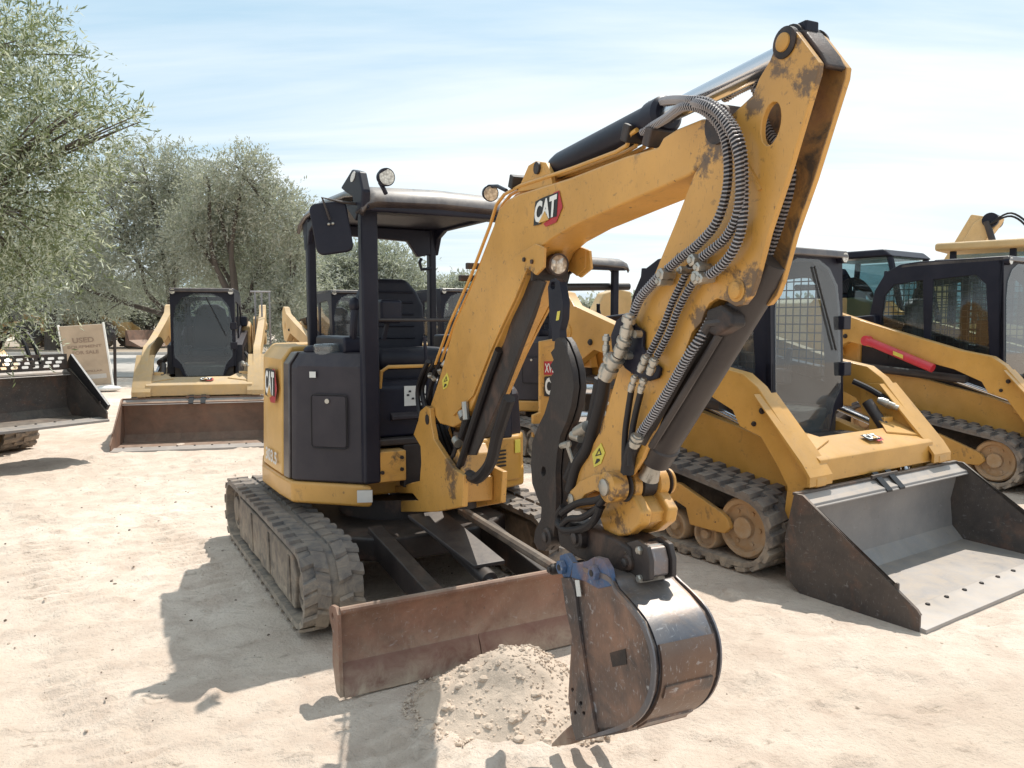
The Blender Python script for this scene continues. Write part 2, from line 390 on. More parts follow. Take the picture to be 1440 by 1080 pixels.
# ------------------------------------------------------------------ mini excavator: carrier, house, canopy
def excavator_base(F, root, main=True):
    B = lambda: MB(F)
    # undercarriage
    for (x0, x1) in ((-.905, -.605), (.50, .80)):
        belt(F, root, x0, x1, [(-.73, .225, .225), (1.20, .225, .225), (.2, .30, .16)], .066, 'block', .030, .016)
        out = x0 if x0 < 0 else x1; s_ = -1 if x0 < 0 else 1; inn = x1 if x0 < 0 else x0
        fr = B().profile([(-.60, .065), (-.64, .25), (-.56, .355), (.97, .355), (1.03, .25), (1.0, .065), (.7, .08), (.66, .065), (.3, .08), (.26, .065), (-.1, .08), (-.14, .065)], out - s_ * .028, out - s_ * .24)
        fr.build('track_frame', 'mudsteel', root, bevel=.012)
        for yy in (-.54, -.02, .50):
            B().profile([(yy, .09), (yy + .02, .335), (yy + .06, .335), (yy + .08, .09)], out - s_ * .02, out - s_ * .05).build('frame_rib', 'frame_blk', root, bevel=.004)
        wheel_disc(F, root, 'idler', out - s_ * .2, out - s_ * .05, -.73, .225, .165, 'mudsteel', .45)
        wheel_disc(F, root, 'sprocket', out - s_ * .2, out - s_ * .05, 1.20, .225, .16, 'mudsteel', .55, 8)
        for yy in (-.42, -.08, .26, .6, .88): wheel_disc(F, root, 'roller', out - s_ * .2, out - s_ * .05, yy, .105, .05, 'frame_blk', .5)
    c = B(); c.plan([(-.6, -.42), (-.35, -.62), (.25, -.62), (.5, -.42), (.5, .75), (.25, .9), (-.35, .9), (-.6, .75)], .24, .38)
    c.build('car_body', 'greasy', root, bevel=.02)
    B().cyl((-.05, .1, .38), (-.05, .1, .5), .36, n=40).build('swing_ring', 'greasy', root)
    # blade
    prof = [(-1.545, .0), (-1.51, .09), (-1.485, .18), (-1.483, .27), (-1.503, .335), (-1.525, .365)]
    back = [(-1.512, .365), (-1.487, .34), (-1.463, .27), (-1.465, .18), (-1.49, .09), (-1.52, .0)]
    bl = B().profile(prof + back, -.90, .80).build('blade', 'rusty', root, ang=50)
    e = B().tube([(-.90, -1.513, .364), (.80, -1.513, .364)], .017, 10); e.build('blade_lip', 'rusty', bl)
    B().profile([(-1.556, -.004), (-1.527, .085), (-1.5, .13), (-1.487, .127), (-1.512, .083), (-1.545, -.004)], -.897, -.24).build('cutting_edge', 'edge_rust', bl, bevel=.003)
    B().profile([(-1.556, -.004), (-1.527, .085), (-1.5, .13), (-1.487, .127), (-1.512, .083), (-1.545, -.004)], -.236, .797).build('cutting_edge', 'edge_rust', bl, bevel=.003)
    for x in (-.915, .80):
        h = circ(-1.455, .325, .016, 10)
        B().profile([(-1.55, .0), (-1.53, .355), (-1.50, .38), (-1.44, .37), (-1.40, .345), (-1.41, .30), (-1.45, .25), (-1.44, .12), (-1.49, 0)], x, x + .016, [h]).build('blade_end_plate', 'rusty', bl, bevel=.002)
    for x in (-.42, .22):
        B().profile([(-1.47, .10), (-1.47, .30), (-1.30, .31), (-.45, .42), (-.45, .28), (-1.3, .17)], x, x + .09).build('push_arm', 'greasy', root, bevel=.008)
    B().slab([(-.24, -.62, .505), (-.02, -.62, .505), (.06, -1.22, .36), (-.12, -1.22, .36)], (0, 0, -.02)).build('cylinder_guard', 'steel', root, bevel=.004)
    B().tube([(-.06, -.6, .40), (-.06, -1.28, .29)], .045, 16).build('blade_cylinder', 'steel', root)
    B().tube([(-.06, -1.2, .30), (-.06, -1.46, .26)], .02, 12).build('cylinder_rod', 'chrome', root)
    for x in (-.12, -.02): B().profile([(-1.48, .2), (-1.48, .33), (-1.36, .33), (-1.33, .28), (-1.36, .22)], x, x + .018).build('clevis', 'steel', root, bevel=.004)
    B().tube([(.13, -.55, .47), (.22, -1.45, .36)], .028, 10).build('brace_bar', 'mudsteel', root)
    # house
    fl = [(-.30, -.42), (-.42, -.37), (-.745, -.06), (-.765, .18), (-.775, .62), (-.70, .98), (-.50, 1.17), (.5, 1.17), (.74, .98), (.80, .62), (.80, -.10), (.70, -.28), (.25, -.42)]
    g = 1.012
    B().plan([(-.37, -.12), (-.37, -.405)] + [(x * g, y * g) for x, y in fl[1:-1]] + [(.30, -.43), (.16, -.43), (.16, -.12)], .515, .645).build('counterweight_skirt', 'yellow', root, bevel=.02, seg=3)
    B().plan([(x * .93, max(y * .93 + .02, -.20)) for x, y in fl], .645, .80).build('floor_frame', 'steel', root)
    def wall(pts, z0, z1, zt, inset, name, mat, bev=.02):
        """panel standing on a plan polyline, leaning in at the top"""
        mb = B(); cen = Vector((0, .35, 0)); rows = []
        for z, k in ((z0, 0), (z1, .02), (zt, inset)):
            rows.append([(x + (cen.x - x) * k, y + (cen.y - y) * k, z) for x, y in pts])
        inner = [(x + (cen.x - x) * .3, y + (cen.y - y) * .3) for x, y in pts]
        ring = [rows[0] + [(x, y, z0) for x, y in inner[::-1]], rows[1] + [(x, y, z1) for x, y in inner[::-1]], rows[2] + [(x, y, zt) for x, y in inner[::-1]]]
        mb.loft(ring); return mb.build(name, mat, root, bevel=bev, seg=3)
    wall([(-.40, -.372), (-.425, -.36), (-.725, -.075), (-.748, -.02)], .648, 1.33, 1.41, .10, 'fuel_tank_cover', 'panel')
    wall([(-.752, -.005), (-.765, .10)], .648, 1.34, 1.41, .09, 'cover_trim', 'roof', .012)
    wall([(-.767, .115), (-.775, .45), (-.775, .62), (-.70, .98), (-.50, 1.15), (-.1, 1.16)], .648, 1.36, 1.44, .10, 'engine_cover', 'yellow_clean')
    wall([(0, 1.16), (.5, 1.16), (.73, .97), (.79, .62), (.79, .3)], .648, 1.36, 1.42, .10, 'rear_cover', 'yellow_clean')
    wall([(.79, .29), (.79, -.10), (.70, -.26), (.55, -.33)], .85, 1.12, 1.16, .06, 'side_cover', 'panel')
    # service door on the charcoal panel, with lock and little sticker
    a, b_ = Vector((-.425, -.36, 0)), Vector((-.725, -.075, 0)); d = (b_ - a).normalized(); n_ = Vector((d.y, -d.x, 0)); n_ = n_ if n_.y < 0 else -n_
    def onpanel(u, z, off=0.): q = a + d * u + n_ * off; return (q.x, q.y, z)
    dr = [onpanel(u, z, .004 - (z - .65) * .01) for u, z in rrect(.085, .30, .86, 1.16, .018)]
    dd = B().slab(dr, n_ * .006).build('service_door', 'panel', root, bevel=.003)
    loop = [onpanel(u, z, .010 - (z - .65) * .01) for u, z in rrect(.078, .307, .853, 1.167, .022)]
    B().tube(loop + loop[:1], .0035, 6).build('door_seal', 'hose', dd)
    B().cyl(onpanel(.20, 1.13, .0), onpanel(.20, 1.13, .016), .014, n=16).build('lock', 'zinc', dd)
    if main:
        q = [onpanel(u, z, .001) for u, z in ((.315, 1.265), (.275, 1.265), (.275, 1.30), (.315, 1.30))]
        B().slab(q, n_ * .002).build('sticker', 'label', root)
    # logos on the engine cover and skirt sticker
    cat_logo(F, (-.778, .47, 1.13), (-.776, .22, 1.13), (-.775, .47, 1.28), root, .003) if main else None
    if main:
        lettering(F, '303.5', (-.783, .50, .70), (-.779, .20, .70), (-.781, .50, .78), .003, 'label', root, bold=.03)
        B().slab([(-.45, -.372, .55), (-.37, -.405, .55), (-.37, -.405, .62), (-.45, -.372, .62)], (-.008, -.016, 0)).build('sticker', 'label', root)
    # side block right of the swing post
    sb = B(); sb.plan([(.16, -.43), (.66, -.33), (.75, -.2), (.75, .2), (.16, .2)], .56, .86); sb.build('side_fender', 'yellow', root, bevel=.025, seg=3)
    for i in range(5): 
        z = .67 + i * .024; B().slab([(.44, -.379, z), (.53, -.361, z), (.53, -.361, z + .011), (.44, -.379, z + .011)], (.002, -.006, 0)).build('vent_slot', 'lab_k', root)
    if main: B().slab([(.605, -.346, .745), (.65, -.337, .745), (.65, -.337, .83), (.605, -.346, .83)], (.001, -.005, 0)).build('warning_sticker', 'lab_y', root)
    # left front block and its bolts
    B().box(-.36, -.17, -.43, -.30, .66, .84).build('front_bracket', 'yellow_worn', root, bevel=.008)
    for x, z in ((-.32, .72), (-.20, .73), (-.20, .80)): B().cyl((x, -.43, z), (x, -.442, z), .012, n=6).build('bolt', 'greasy', root)
    B().box(-.16, .14, -.36, -.28, .60, .86).build('swing_bracket_block', 'greasy', root, bevel=.01)  # dark finish stands in for the shade in the swing post's openings
    # cab floor, front of the seat box, seat
    B().box(-.40, .50, -.36, .9, .86, .90).build('floor', 'steel', root, bevel=.01)
    fb = B(); fb.profile([(-.30, .90), (-.30, 1.20), (-.26, 1.24), (.05, 1.24), (.05, .9)], -.36, .46); fb.build('seat_box', 'black', root, bevel=.02)
    B().profile([(-.34, 1.01), (-.34, 1.03), (-.30, 1.05), (-.30, 1.0)], -.22, .2).build('foot_rest', 'panel', root, bevel=.004)
    if main:
        B().slab([(-.13, -.302, 1.085), (.04, -.302, 1.085), (.04, -.302, 1.205), (-.13, -.302, 1.205)], (0, -.003, 0)).build('instruction_sticker', 'label', root)
        r_ = random.Random(5)
        for i in range(16):
            x = -.12 + r_.random() * .145; z = 1.10 + (i % 4) * .022; B().slab([(x, -.306, z), (x + .018, -.306, z), (x + .016, -.306, z + .012), (x + .002, -.306, z + .012)], (0, -.0015, 0)).build('sticker_print', 'panel', root)
    B().tube([(-.28, -.30, 1.20), (-.28, -.33, 1.30), (-.24, -.335, 1.325), (.34, -.335, 1.325)], .011, 8).build('grab_rail', 'yellow_worn', root)
    B().profile(rrect(-.16, .36, 1.30, 1.42, .055, 6), -.24, .32).build('seat_cushion', 'seat', root, bevel=.03, seg=4)
    B().box(-.2, .26, -.1, .3, 1.2, 1.30).build('seat_base', 'black', root, bevel=.01)
    bk = B(); out = [(-.20, 0), (-.235, .16), (-.23, .34), (-.19, .44), (-.12, .52), (.14, .52), (.21, .44), (.255, .34), (.26, .16), (.22, 0)]
    bk.slab([(x + .03, .33 + z * .12, 1.36 + z) for x, z in out], (0, .11, 0)); bk.build('seat_back', 'seat', root, bevel=.035, seg=4)
    for z in (.12, .2, .28, .36, .43): B().tube([(-.13, .327 + z * .12, 1.36 + z), (.20, .327 + z * .12, 1.36 + z)], .008, 8).build('seat_rib', 'seat', root)
    # consoles and levers
    B().profile(rrect(-.22, .40, 1.40, 1.50, .03), -.47, -.32).build('control_console', 'black', root, bevel=.015)
    B().tube([(-.40, -.18, 1.46), (-.41, -.22, 1.56), (-.40, -.22, 1.67)], .022, 10, 4).build('joystick', 'black', root)
    B().sphere((-.40, -.22, 1.69), .035, (1, 1, 1.3)).build('joystick_grip', 'black', root)
    B().profile(rrect(-.12, .40, 1.38, 1.50, .03), .36, .49).build('armrest_console', 'black', root, bevel=.015)
    B().tube([(.44, -.10, 1.50), (.45, -.16, 1.62), (.43, -.16, 1.72)], .024, 10, 4).build('joystick', 'black', root)
    B().tube([(.43, -.16, 1.70), (.42, -.17, 1.80)], .03, 12, rf=lambda t: .022 + .012 * math.sin(3 * t)).build('joystick_grip', 'black', root)
    B().tube([(-.38, -.39, 1.60), (.30, -.39, 1.60)], .0095, 8).build('restraint_bar', 'steel', root)
    B().tube([(.0, -.33, .92), (.0, -.36, 1.25), (-.02, -.36, 1.5)], .011, 8).build('travel_lever', 'black', root)
    B().box(-.27, -.13, -.30, -.16, 1.58, 1.72).build('monitor', 'black', root, bevel=.02)
    B().tube([(-.2, -.23, 1.60), (-.22, -.2, 1.48)], .016, 8).build('monitor_stalk', 'black', root)
    cp = B().plan(circ(-.52, -.06, .085, 20), 1.38, 1.46); cp.build('plastic_cup_holder', 'cup', root, bevel=.02)
    B().sphere((-.60, .0, 1.42), .05, (1, 1, .6)).build('fuel_cap', 'black', root)
    # canopy
    def post(x, y, z0, z1, wx, wy, nm='canopy_post'):
        return B().box(x - wx / 2, x + wx / 2, y - wy / 2, y + wy / 2, z0, z1).build(nm, 'black', root, bevel=.015, seg=3)
    post(-.375, -.40, .66, 2.30, .10, .07); post(-.40, .74, 1.0, 2.34, .06, .075); post(.50, .74, 1.0, 2.34, .055, .07); post(.50, -.40, .86, 2.30, .085, .07)
    rf = B(); ys = [(-.56, 2.21, 0), (-.59, 2.24, 0), (-.57, 2.29, 0), (-.47, 2.335, 0), (-.2, 2.365, 0), (.3, 2.375, 0), (.7, 2.35, 0), (.86, 2.31, 0), (.90, 2.26, 0)]
    rows = []
    for y, z, _ in ys: rows.append([(x, y, z - dz) for x, dz in ((-.455, .05), (-.435, .016), (-.38, 0), (0, -.012), (.5, 0), (.555, .016), (.575, .05))])
    rf.sheet(rows); rr = rf.build('canopy_roof', 'roof', root, ang=60)
    sm = rr.modifiers.new('thickness', 'SOLIDIFY'); sm.thickness = .025
    B().box(-.42, .54, -.5, .84, 2.262, 2.282).build('roof_lining', 'black', root, bevel=.006)
    B().profile([(-.56, 2.19), (-.565, 2.27), (-.5, 2.285), (-.34, 2.27), (-.36, 2.20)], -.44, .56).build('front_header', 'black', root, bevel=.015)
    for x0, x1 in ((-.43, -.395), (.515, .55)):
        B().profile([(-.45, 2.26), (-.34, 2.16), (-.2, 2.24), (.55, 2.24), (.66, 2.2), (.72, 2.08), (.8, 2.08), (.84, 2.27)], x0, x1).build('side_header', 'black', root, bevel=.008)
    B().slab([(-.38, .70, 2.26), (.48, .70, 2.26), (.48, .70, 2.08), (.38, .70, 2.06), (.30, .70, 2.17), (-.2, .70, 2.19), (-.3, .70, 2.15), (-.38, .70, 2.13)], (0, .05, 0)).build('rear_header', 'black', root, bevel=.01)
    if main:
        # lamp bracket fairing, lamp, mirror
        B().profile([(-.58, 2.20), (-.60, 2.29), (-.54, 2.40), (-.42, 2.43), (-.20, 2.36), (-.30, 2.32), (-.42, 2.28), (-.46, 2.18)], -.47, -.42).build('lamp_bracket', 'black', root, bevel=.012)
        ov = circ(-.45, 2.385, .045, 20, .022, R(-20)); B().slab([(-.4715, y, z) for y, z in ov], (-.002, 0, 0)).build('oval_sticker', 'label', root)
        L_ = B().rev((-.36, -.60, 2.365), (-.355, -.69, 2.357), [(0, .02), (.02, .04), (.05, .048), (.07, .048)], 24).build('work_lamp', 'black', root)
        B().cyl((-.356, -.668, 2.359), (-.356, -.673, 2.359), .042, n=24).build('lamp_lens', 'lens', L_)
        B().tube([(-.37, -.60, 2.34), (-.36, -.62, 2.31), (-.34, -.61, 2.28)], .012, 8, 4).build('lamp_arm', 'black', L_)
        th = R(-4)
        mr = B(); T = Matrix.Translation((-.60, -.46, 2.10)) @ Matrix.Rotation(R(-18), 4, 'Z') @ Matrix.Rotation(R(-9), 4, 'Y')
        mr.slab([T @ Vector((x, 0, z)) for x, z in rrect(-.10, .10, -.14, .14, .04)], T.to_3x3() @ Vector((0, .035, 0))); mo = mr.build('mirror', 'black', root, bevel=.012, seg=3)
        B().tube([T @ Vector((0, -.012, .04)), T @ Vector((-.02, -.03, .16)), (-.55, -.50, 2.235), (-.36, -.46, 2.235)], .008, 8).build('mirror_arm', 'steel', mo)
        for dx in (0, .022): B().sphere(T @ Vector((dx - .01, -.008, .02)), .009).build('mirror_bolt', 'zinc', mo)
        B().tube([(.48, .70, 1.98), (.40, .69, 1.97), (.385, .69, 2.02), (.40, .69, 2.05)], .012, 8).build('coat_hook', 'black', root)

EX = Frame(-.68, 5.0, 29)
ex = thing('mini_excavator', 'foreground mini excavator with open black canopy, arm folded down to a narrow bucket', 'mini excavator', EX)
excavator_base(EX, ex, True)

# ------------------------------------------------------------------ boom group: its own axes, swung a little
_o = EX.w(-.05, -.6); BM = Frame(_o.x, _o.y, 24.5)
def pp(X, pts): return [BM.on('X', px, py, X) for px, py in pts]
def p1(X, px, py): return BM.on('X', px, py, X)
XV = Vector((1, 0, 0))
def plate(pts, X, t, holes=()): return MB(BM).slab(pp(X, pts), XV * t, [pp(X, h) for h in holes])
def near2(X, pts): 
    """outline measured on the near side plate, repeated on the plane X"""
    return [Vector((X, p.y, p.z)) for p in pp(XN, pts)]
XN = -.085; XF = .085
def exl(X, px, py): return EX.I @ (BM.M @ p1(X, px, py))
_sp = []
for (px, py, r_) in ((1104, 62, .085), (1140, 110, .05), (1004, 185, .10), (985, 225, .07), (1060, 150, .05), (742, 392, .07), (1036, 425, .07), (985, 455, .05), (1065, 400, .06), (866, 690, .085), (860, 735, .08), (803, 702, .05), (636, 660, .11), (640, 690, .07), (604, 580, .03), (845, 600, .03)):
    q = exl(-.1, px, py); _sp.append((q.x, q.y, q.z, r_))
M['boom_paint'] = surf('boom_paint', (.55, .28, .055), .36, scratch=.6, scratchc=(.13, .075, .03), dust=.22, grime=.3, grimec=(.05, .03, .018), coat=.2, bump=.08, spots=_sp)
boom_o = [(604, 573), (618, 530), (638, 458), (668, 390), (693, 320), (701, 294), (712, 281), (730, 272), (800, 250), (880, 219), (925, 206), (932, 193), (951, 181), (985, 167), (1005, 166), (1014, 176),
          (1013, 200), (1000, 222), (969, 247), (867, 291), (804, 319), (772, 338), (757, 352), (744, 376), (728, 418), (708, 460), (695, 492), (668, 560), (655, 591), (636, 601), (618, 596)]
bo = near2(XN, boom_o)
boom = MB(BM).slab(bo, XV * (XF - XN)).build('boom', 'boom_paint', ex, bevel=.01, seg=3)
dbl = [(757, 343), (769, 348), (768, 376), (757, 387), (745, 377), (728, 418), (708, 460), (690, 500), (668, 556), (640, 585), (640, 560), (662, 500), (684, 448), (700, 408), (709, 385), (722, 364)]
for X, t in ((XN, -.012), (XF, .012)):
    MB(BM).slab(near2(X, dbl), XV * t).build('boom_cheek_plate', 'boom_paint', boom, bevel=.003)
MB(BM).slab(near2(XF + .005, [(757, 343), (772, 350), (774, 376), (760, 389), (745, 377)]), XV * .012).build('lamp_shroud', 'yellow', boom, bevel=.003)
# seams and dirt marks come with the paint; pins and bolts as pieces
for q in ((738, 365), (749, 368)):
    p = p1(XN - .012, *q); MB(BM).cyl(p, p - XV * .008, .009, n=8).build('bolt', 'greasy', boom)
c0 = p1(0, 786, 372); F2 = Vector((0, -1, -.1)).normalized()
lamp = MB(BM).rev(c0 - F2 * .07, c0, [(0, .03), (.03, .042), (.07, .044)], 24).build('work_lamp', 'greasy', ex)
MB(BM).rev(c0 - F2 * .012, c0 + F2 * .012, [(0, .036), (.012, .036), (.02, .026), (.023, .01)], 24).build('lamp_lens', 'lens', lamp)
MB(BM).box(-.08, .08, c0.y + .07, c0.y + .09, c0.z - .06, c0.z + .08).build('lamp_mount', 'greasy', lamp)
# second lamp at the bend
c1 = p1(-.02, 690, 272); d1 = Vector((-.15, -1, -.2)).normalized()
l2 = MB(BM).rev(c1 - d1 * .05, c1 + d1 * .0, [(0, .02), (.02, .035), (.05, .038)], 20).build('work_lamp', 'black', ex)
MB(BM).cyl(c1, c1 + d1 * .006, .033, n=20).build('lamp_lens', 'lens', l2)
MB(BM).tube([c1 - d1 * .04 + Vector((0, 0, .03)), p1(-.02, 700, 262), p1(-.02, 712, 268)], .009, 8).build('lamp_arm', 'black', l2)
# logo on the boom
cat_logo(BM, p1(XN - .001, 752.5, 315), p1(XN - .001, 783, 304), p1(XN - .001, 754.5, 285), ex, .0025)
def diamond(cx, cy, rx, ry, X, parent):
    q = pp(X, [(cx - rx * .7, cy + ry), (cx - rx, cy - ry * .1), (cx + rx * .4, cy - ry), (cx + rx, cy - ry * .2), (cx + rx * .4, cy + ry * .7)])
    MB(BM).slab(q, -XV * .0015).build('warning_sticker', 'lab_y', parent)
    t = pp(X - .002, [(cx - rx * .55, cy + ry * .1), (cx + rx * .1, cy - ry * .6), (cx + rx * .45, cy - ry * .05)])
    ti = [p.lerp((t[0] + t[1] + t[2]) / 3, .4) for p in t]
    MB(BM).slab(t, -XV * .001, [ti]).build('sticker_print', 'lab_k', parent)
    t = pp(X - .002, [(cx - rx * .6, cy + ry * .75), (cx - rx * .3, cy + ry * .3), (cx + rx * .1, cy + ry * .3), (cx + rx * .2, cy + ry * .45), (cx - rx * .2, cy + ry * .65)])
    MB(BM).slab(t, -XV * .001).build('sticker_print', 'lab_k', parent)
diamond(627, 536, 5, 12, XN - .001, ex); diamond(842, 640, 9, 17, -.1012, ex)
# stick cylinder on top of the boom
def side(px, py, X=0.): 
    q = p1(XN, px, py); return Vector((X, q.y, q.z))
topin = side(1107, 60, -.03)
cb0 = side(752, 236); cdir = (topin - cb0).normalized(); CL = (topin - cb0).length
MB(BM).rev(cb0 + cdir * .03, topin, [(0, .045), (.05, .052), (CL * .50, .052), (CL * .505, .058), (CL * .55, .058), (CL * .56, .045)], 28).build('stick_cylinder', 'black', ex)
MB(BM).cyl(cb0 + cdir * CL * .5, topin, .030, n=24).build('cylinder_rod', 'chrome', ex)
MB(BM).cyl(topin - XV * .048, topin + XV * .012, .042, n=24).build('rod_eye', 'greasy', ex)
ear = near2(-.07, [(722, 270), (738, 232), (748, 226), (762, 228), (768, 240), (772, 262)])
for X, t in ((-.07, .02), (.05, .02)): MB(BM).slab([Vector((X, p.y, p.z)) for p in ear], XV * t).build('cylinder_ear', 'yellow_worn', boom, bevel=.004)
MB(BM).cyl(cb0 - XV * .08, cb0 + XV * .08, .024, n=16).build('pin', 'greasy', boom)
# hard lines along the back and top of the boom
for k in range(4):
    X = -.07 + k * .032; dx = -3.5 - k * 1.2
    path = [(612 + dx, 512), (632 + dx, 455), (662 + dx, 387), (688 + dx, 318), (697 + dx, 288), (707 + dx * .6, 273), (728, 262 + dx * .5), (800, 238 + dx * .5), (862, 214 + dx * .4), (876, 204), (881, 188), (890 + k * 4, 182)]
    MB(BM).tube([side(a, b_, X) for a, b_ in path], .0075, 8).build('hydraulic_line', 'yellow', ex)
for q in ((655, 378), (645, 395)):
    MB(BM).box(-.08, .06, 0, .03, 0, .03, Matrix.Translation(side(q[0] + 1, q[1], 0))).build('line_clamp', 'greasy', ex, bevel=.004)
for q, s_ in (((717, 258), 1.0), ((877, 190), .9), ((908, 196), .7)):
    MB(BM).box(-.085, .05, -.02, .02, -.02, .035, Matrix.Translation(side(*q)) @ Matrix.Rotation(R(24), 4, 'X')).build('line_clamp', 'greasy', ex, bevel=.005)
# tangle of fittings at the boom foot
rnd = random.Random(8)
for i in range(9):
    a = side(600 + rnd.random() * 16, 500 + rnd.random() * 30, -.09 + rnd.random() * .16); b_ = a + Vector((rnd.uniform(-.03, .03), rnd.uniform(-.03, .04), rnd.uniform(-.05, .05)))
    MB(BM).rev(a, b_, [(0, .009), (.01, .013), (.03, .013), (.035, .008)], 6).build('fitting', 'zinc', ex)
for i in range(7):
    X = -.10 + i * .028
    MB(BM).tube([side(607 + rnd.uniform(-3, 6), 508, X), side(594 + rnd.uniform(-4, 5), 545, X), side(596 + rnd.uniform(-6, 3), 585, X), side(610, 640, X)], .014, 8, 5).build('hose', 'hose', ex)
# boom cylinder under the boom, with its guard
u0 = p1(.0, 753, 396); u1 = p1(0., 650, 672); dv = (u1 - u0)
MB(BM).rev(u0 - dv.normalized() * .02, u1, [(0, .03), (.03, .055), (dv.length * .72, .055), (dv.length * .73, .045), (dv.length * .74, .03), (dv.length, .03)], 24).build('boom_cylinder', 'greasy', ex)
gd = pp(-.062, [(742, 388), (766, 396), (745, 452), (712, 540), (690, 590), (668, 640), (650, 640), (672, 580), (698, 512), (722, 442)])
MB(BM).slab(gd, XV * .012).build('cylinder_guard', 'greasy', ex, bevel=.003)
MB(BM).cyl(u0 - XV * .09, u0 + XV * .09, .03, n=18).build('pin', 'greasy', ex)
for pts, r_ in (([(702, 492), (688, 530), (668, 590), (652, 640), (640, 676)], .02), ([(716, 560), (700, 610), (690, 650), (672, 672), (660, 668)], .028), ([(655, 575), (652, 600), (640, 640)], .016), ([(660, 585), (650, 612), (636, 648), (630, 680)], .016)):
    MB(BM).tube(pp(-.075, pts), r_, 10, 5).build('hose', 'hose', ex)
for q0, q1, r_ in (((654, 565), (656, 590), .018), ((649, 580), (652, 588), .021)): MB(BM).cyl(p1(-.10, *q0), p1(-.10, *q1), r_, n=10).build('fitting', 'zinc', ex)
MB(BM).cyl(p1(-.09, 641, 618), p1(-.09, 645, 624), .024, n=14).build('hose_clamp', 'zinc', ex)
# swing post casting
sw = [(604, 574), (598, 571), (590, 578), (588, 590), (581, 611), (591, 628), (592, 650), (590, 676), (560, 684), (541, 684), (541, 693), (580, 694), (588, 704), (541, 704), (542, 716), (560, 720), (612, 720), (650, 713), (652, 668), (638, 660), (626, 643), (610, 618), (606, 596)]
MB(BM).slab(pp(-.115, sw), XV * .03).build('swing_post', 'boom_paint', ex, bevel=.006)
swn = [Vector((.09, p.y, p.z)) for p in pp(-.115, sw)]
MB(BM).slab(swn, XV * .03).build('swing_post_cheek', 'boom_paint', ex, bevel=.006)
z0_ = p1(-.085, 650, 712).z
fb_ = p1(-.085, 650, 690)
MB(BM).box(-.085, .09, fb_.y + .01, fb_.y + .24, z0_ + .012, z0_ + .14).build('swing_post_base', 'boom_paint', ex, bevel=.01)
MB(BM).profile([(fb_.y + .02, z0_ + .13), (fb_.y + .04, z0_ + .25), (fb_.y + .1, z0_ + .3), (fb_.y + .2, z0_ + .13)], -.08, .085).build('swing_post_web', 'boom_paint', ex, bevel=.01)
MB(BM).cyl((0, fb_.y + .18, z0_ - .05), (0, fb_.y + .18, z0_ + .35), .06, n=24).build('swing_pin', 'greasy', ex)
bp_ = p1(-.12, 600, 590); MB(BM).cyl(bp_, bp_ + XV * .25, .028, n=18).build('pin', 'greasy', ex)
MB(BM).cyl(p1(-.115, 520, 688), p1(-.115, 552, 697), .028, n=16).build('swing_cylinder_rod', 'chrome', ex)
MB(BM).cyl(p1(-.1, 553, 689), p1(-.1, 553, 709), .05, n=20).build('swing_cylinder_eye', 'greasy', ex)
MB(BM).cyl(p1(-.1, 500, 682), p1(-.1, 524, 689), .05, n=18).build('swing_cylinder', 'greasy', ex)

# ------------------------------------------------------------------ stick
SN = -.10; SF = .0
st = [(1092, 60), (1096, 49), (1104, 41), (1113, 40), (1120, 45), (1152, 88), (1150, 104), (1133, 161), (1107, 249), (1081, 326), (1063, 396), (1056, 415), (1046, 428), (1034, 431), (1022, 424), (1008, 420), (997, 427), (990, 440), (986, 453), (973, 467),
      (950, 530), (925, 592), (903, 645), (888, 668), (868, 670), (846, 674), (824, 688), (812, 708), (804, 713), (796, 704), (815, 661), (828, 635), (845, 604), (862, 545), (878, 490), (895, 431), (920, 386), (950, 312), (976, 245), (1003, 200), (1029, 161), (1058, 134), (1067, 111), (1082, 86)]
hole = [(1084 + 13 * math.cos(t) - 5 * math.sin(t) * 1, 174 + 31 * math.sin(t)) for t in [i * math.pi / 9 for i in range(18)]]
def snear(X, pts): return [Vector((X, p.y, p.z)) for p in pp(SN, pts)]
stick = MB(BM).slab(snear(SN, st), XV * .016, [snear(SN, hole)[::-1]]).build('stick', 'boom_paint', ex, bevel=.003)
MB(BM).slab(snear(SF - .016, st), XV * .016, [snear(SF - .016, hole)[::-1]]).build('stick_far_plate', 'boom_paint', ex, bevel=.003)
MB(BM).slab(snear(SF - .019, st), XV * .0025, [snear(SF - .019, hole)[::-1]]).build('stick_inner_face', 'grimy', ex)
core = [(1012, 205), (1040, 190), (1058, 215), (1050, 262), (1030, 335), (1008, 405), (984, 440), (966, 467), (945, 522), (918, 590), (896, 640), (882, 662), (862, 664), (842, 668), (820, 682), (808, 698), (822, 661), (834, 637), (851, 606), (868, 547), (884, 492), (901, 433), (926, 388), (956, 314), (983, 247)]
MB(BM).slab(snear(SN + .0165, core), XV * (SF - SN - .033)).build('stick_box', 'boom_paint', ex)
# welded ridge and doubler on the near plate
MB(BM).slab(snear(SN, [(1040, 215), (1044, 215), (1072, 266), (1068, 268)]), -XV * .006).build('weld_rib', 'yellow_worn', ex)
for q, r_ in (((1104, 60), .022), ((1036, 408), .023)):
    p = p1(SN, *q)
    if r_ < .0225: MB(BM).rev(p + XV * .01, p - XV * .006, [(0, .036), (.014, .036), (.016, .033)], 24).build('pin_ring', 'greasy', ex)
    MB(BM).rev(p + XV * .01, p - XV * .03, [(0, r_ * 1.3), (.012, r_ * 1.3), (.013, r_), (.020, r_ * .95), (.024, r_ * .6)], 20).build('pin', 'yellow_worn', ex)
p = side(1107, 60, SF); MB(BM).rev(p, p + XV * .02, [(0, .04), (.012, .036)], 20).build('pin', 'greasy', ex)
cap = snear(SN + .02, [(1106, 46), (1113, 38), (1122, 40), (1146, 72), (1154, 90), (1148, 96), (1118, 62)])
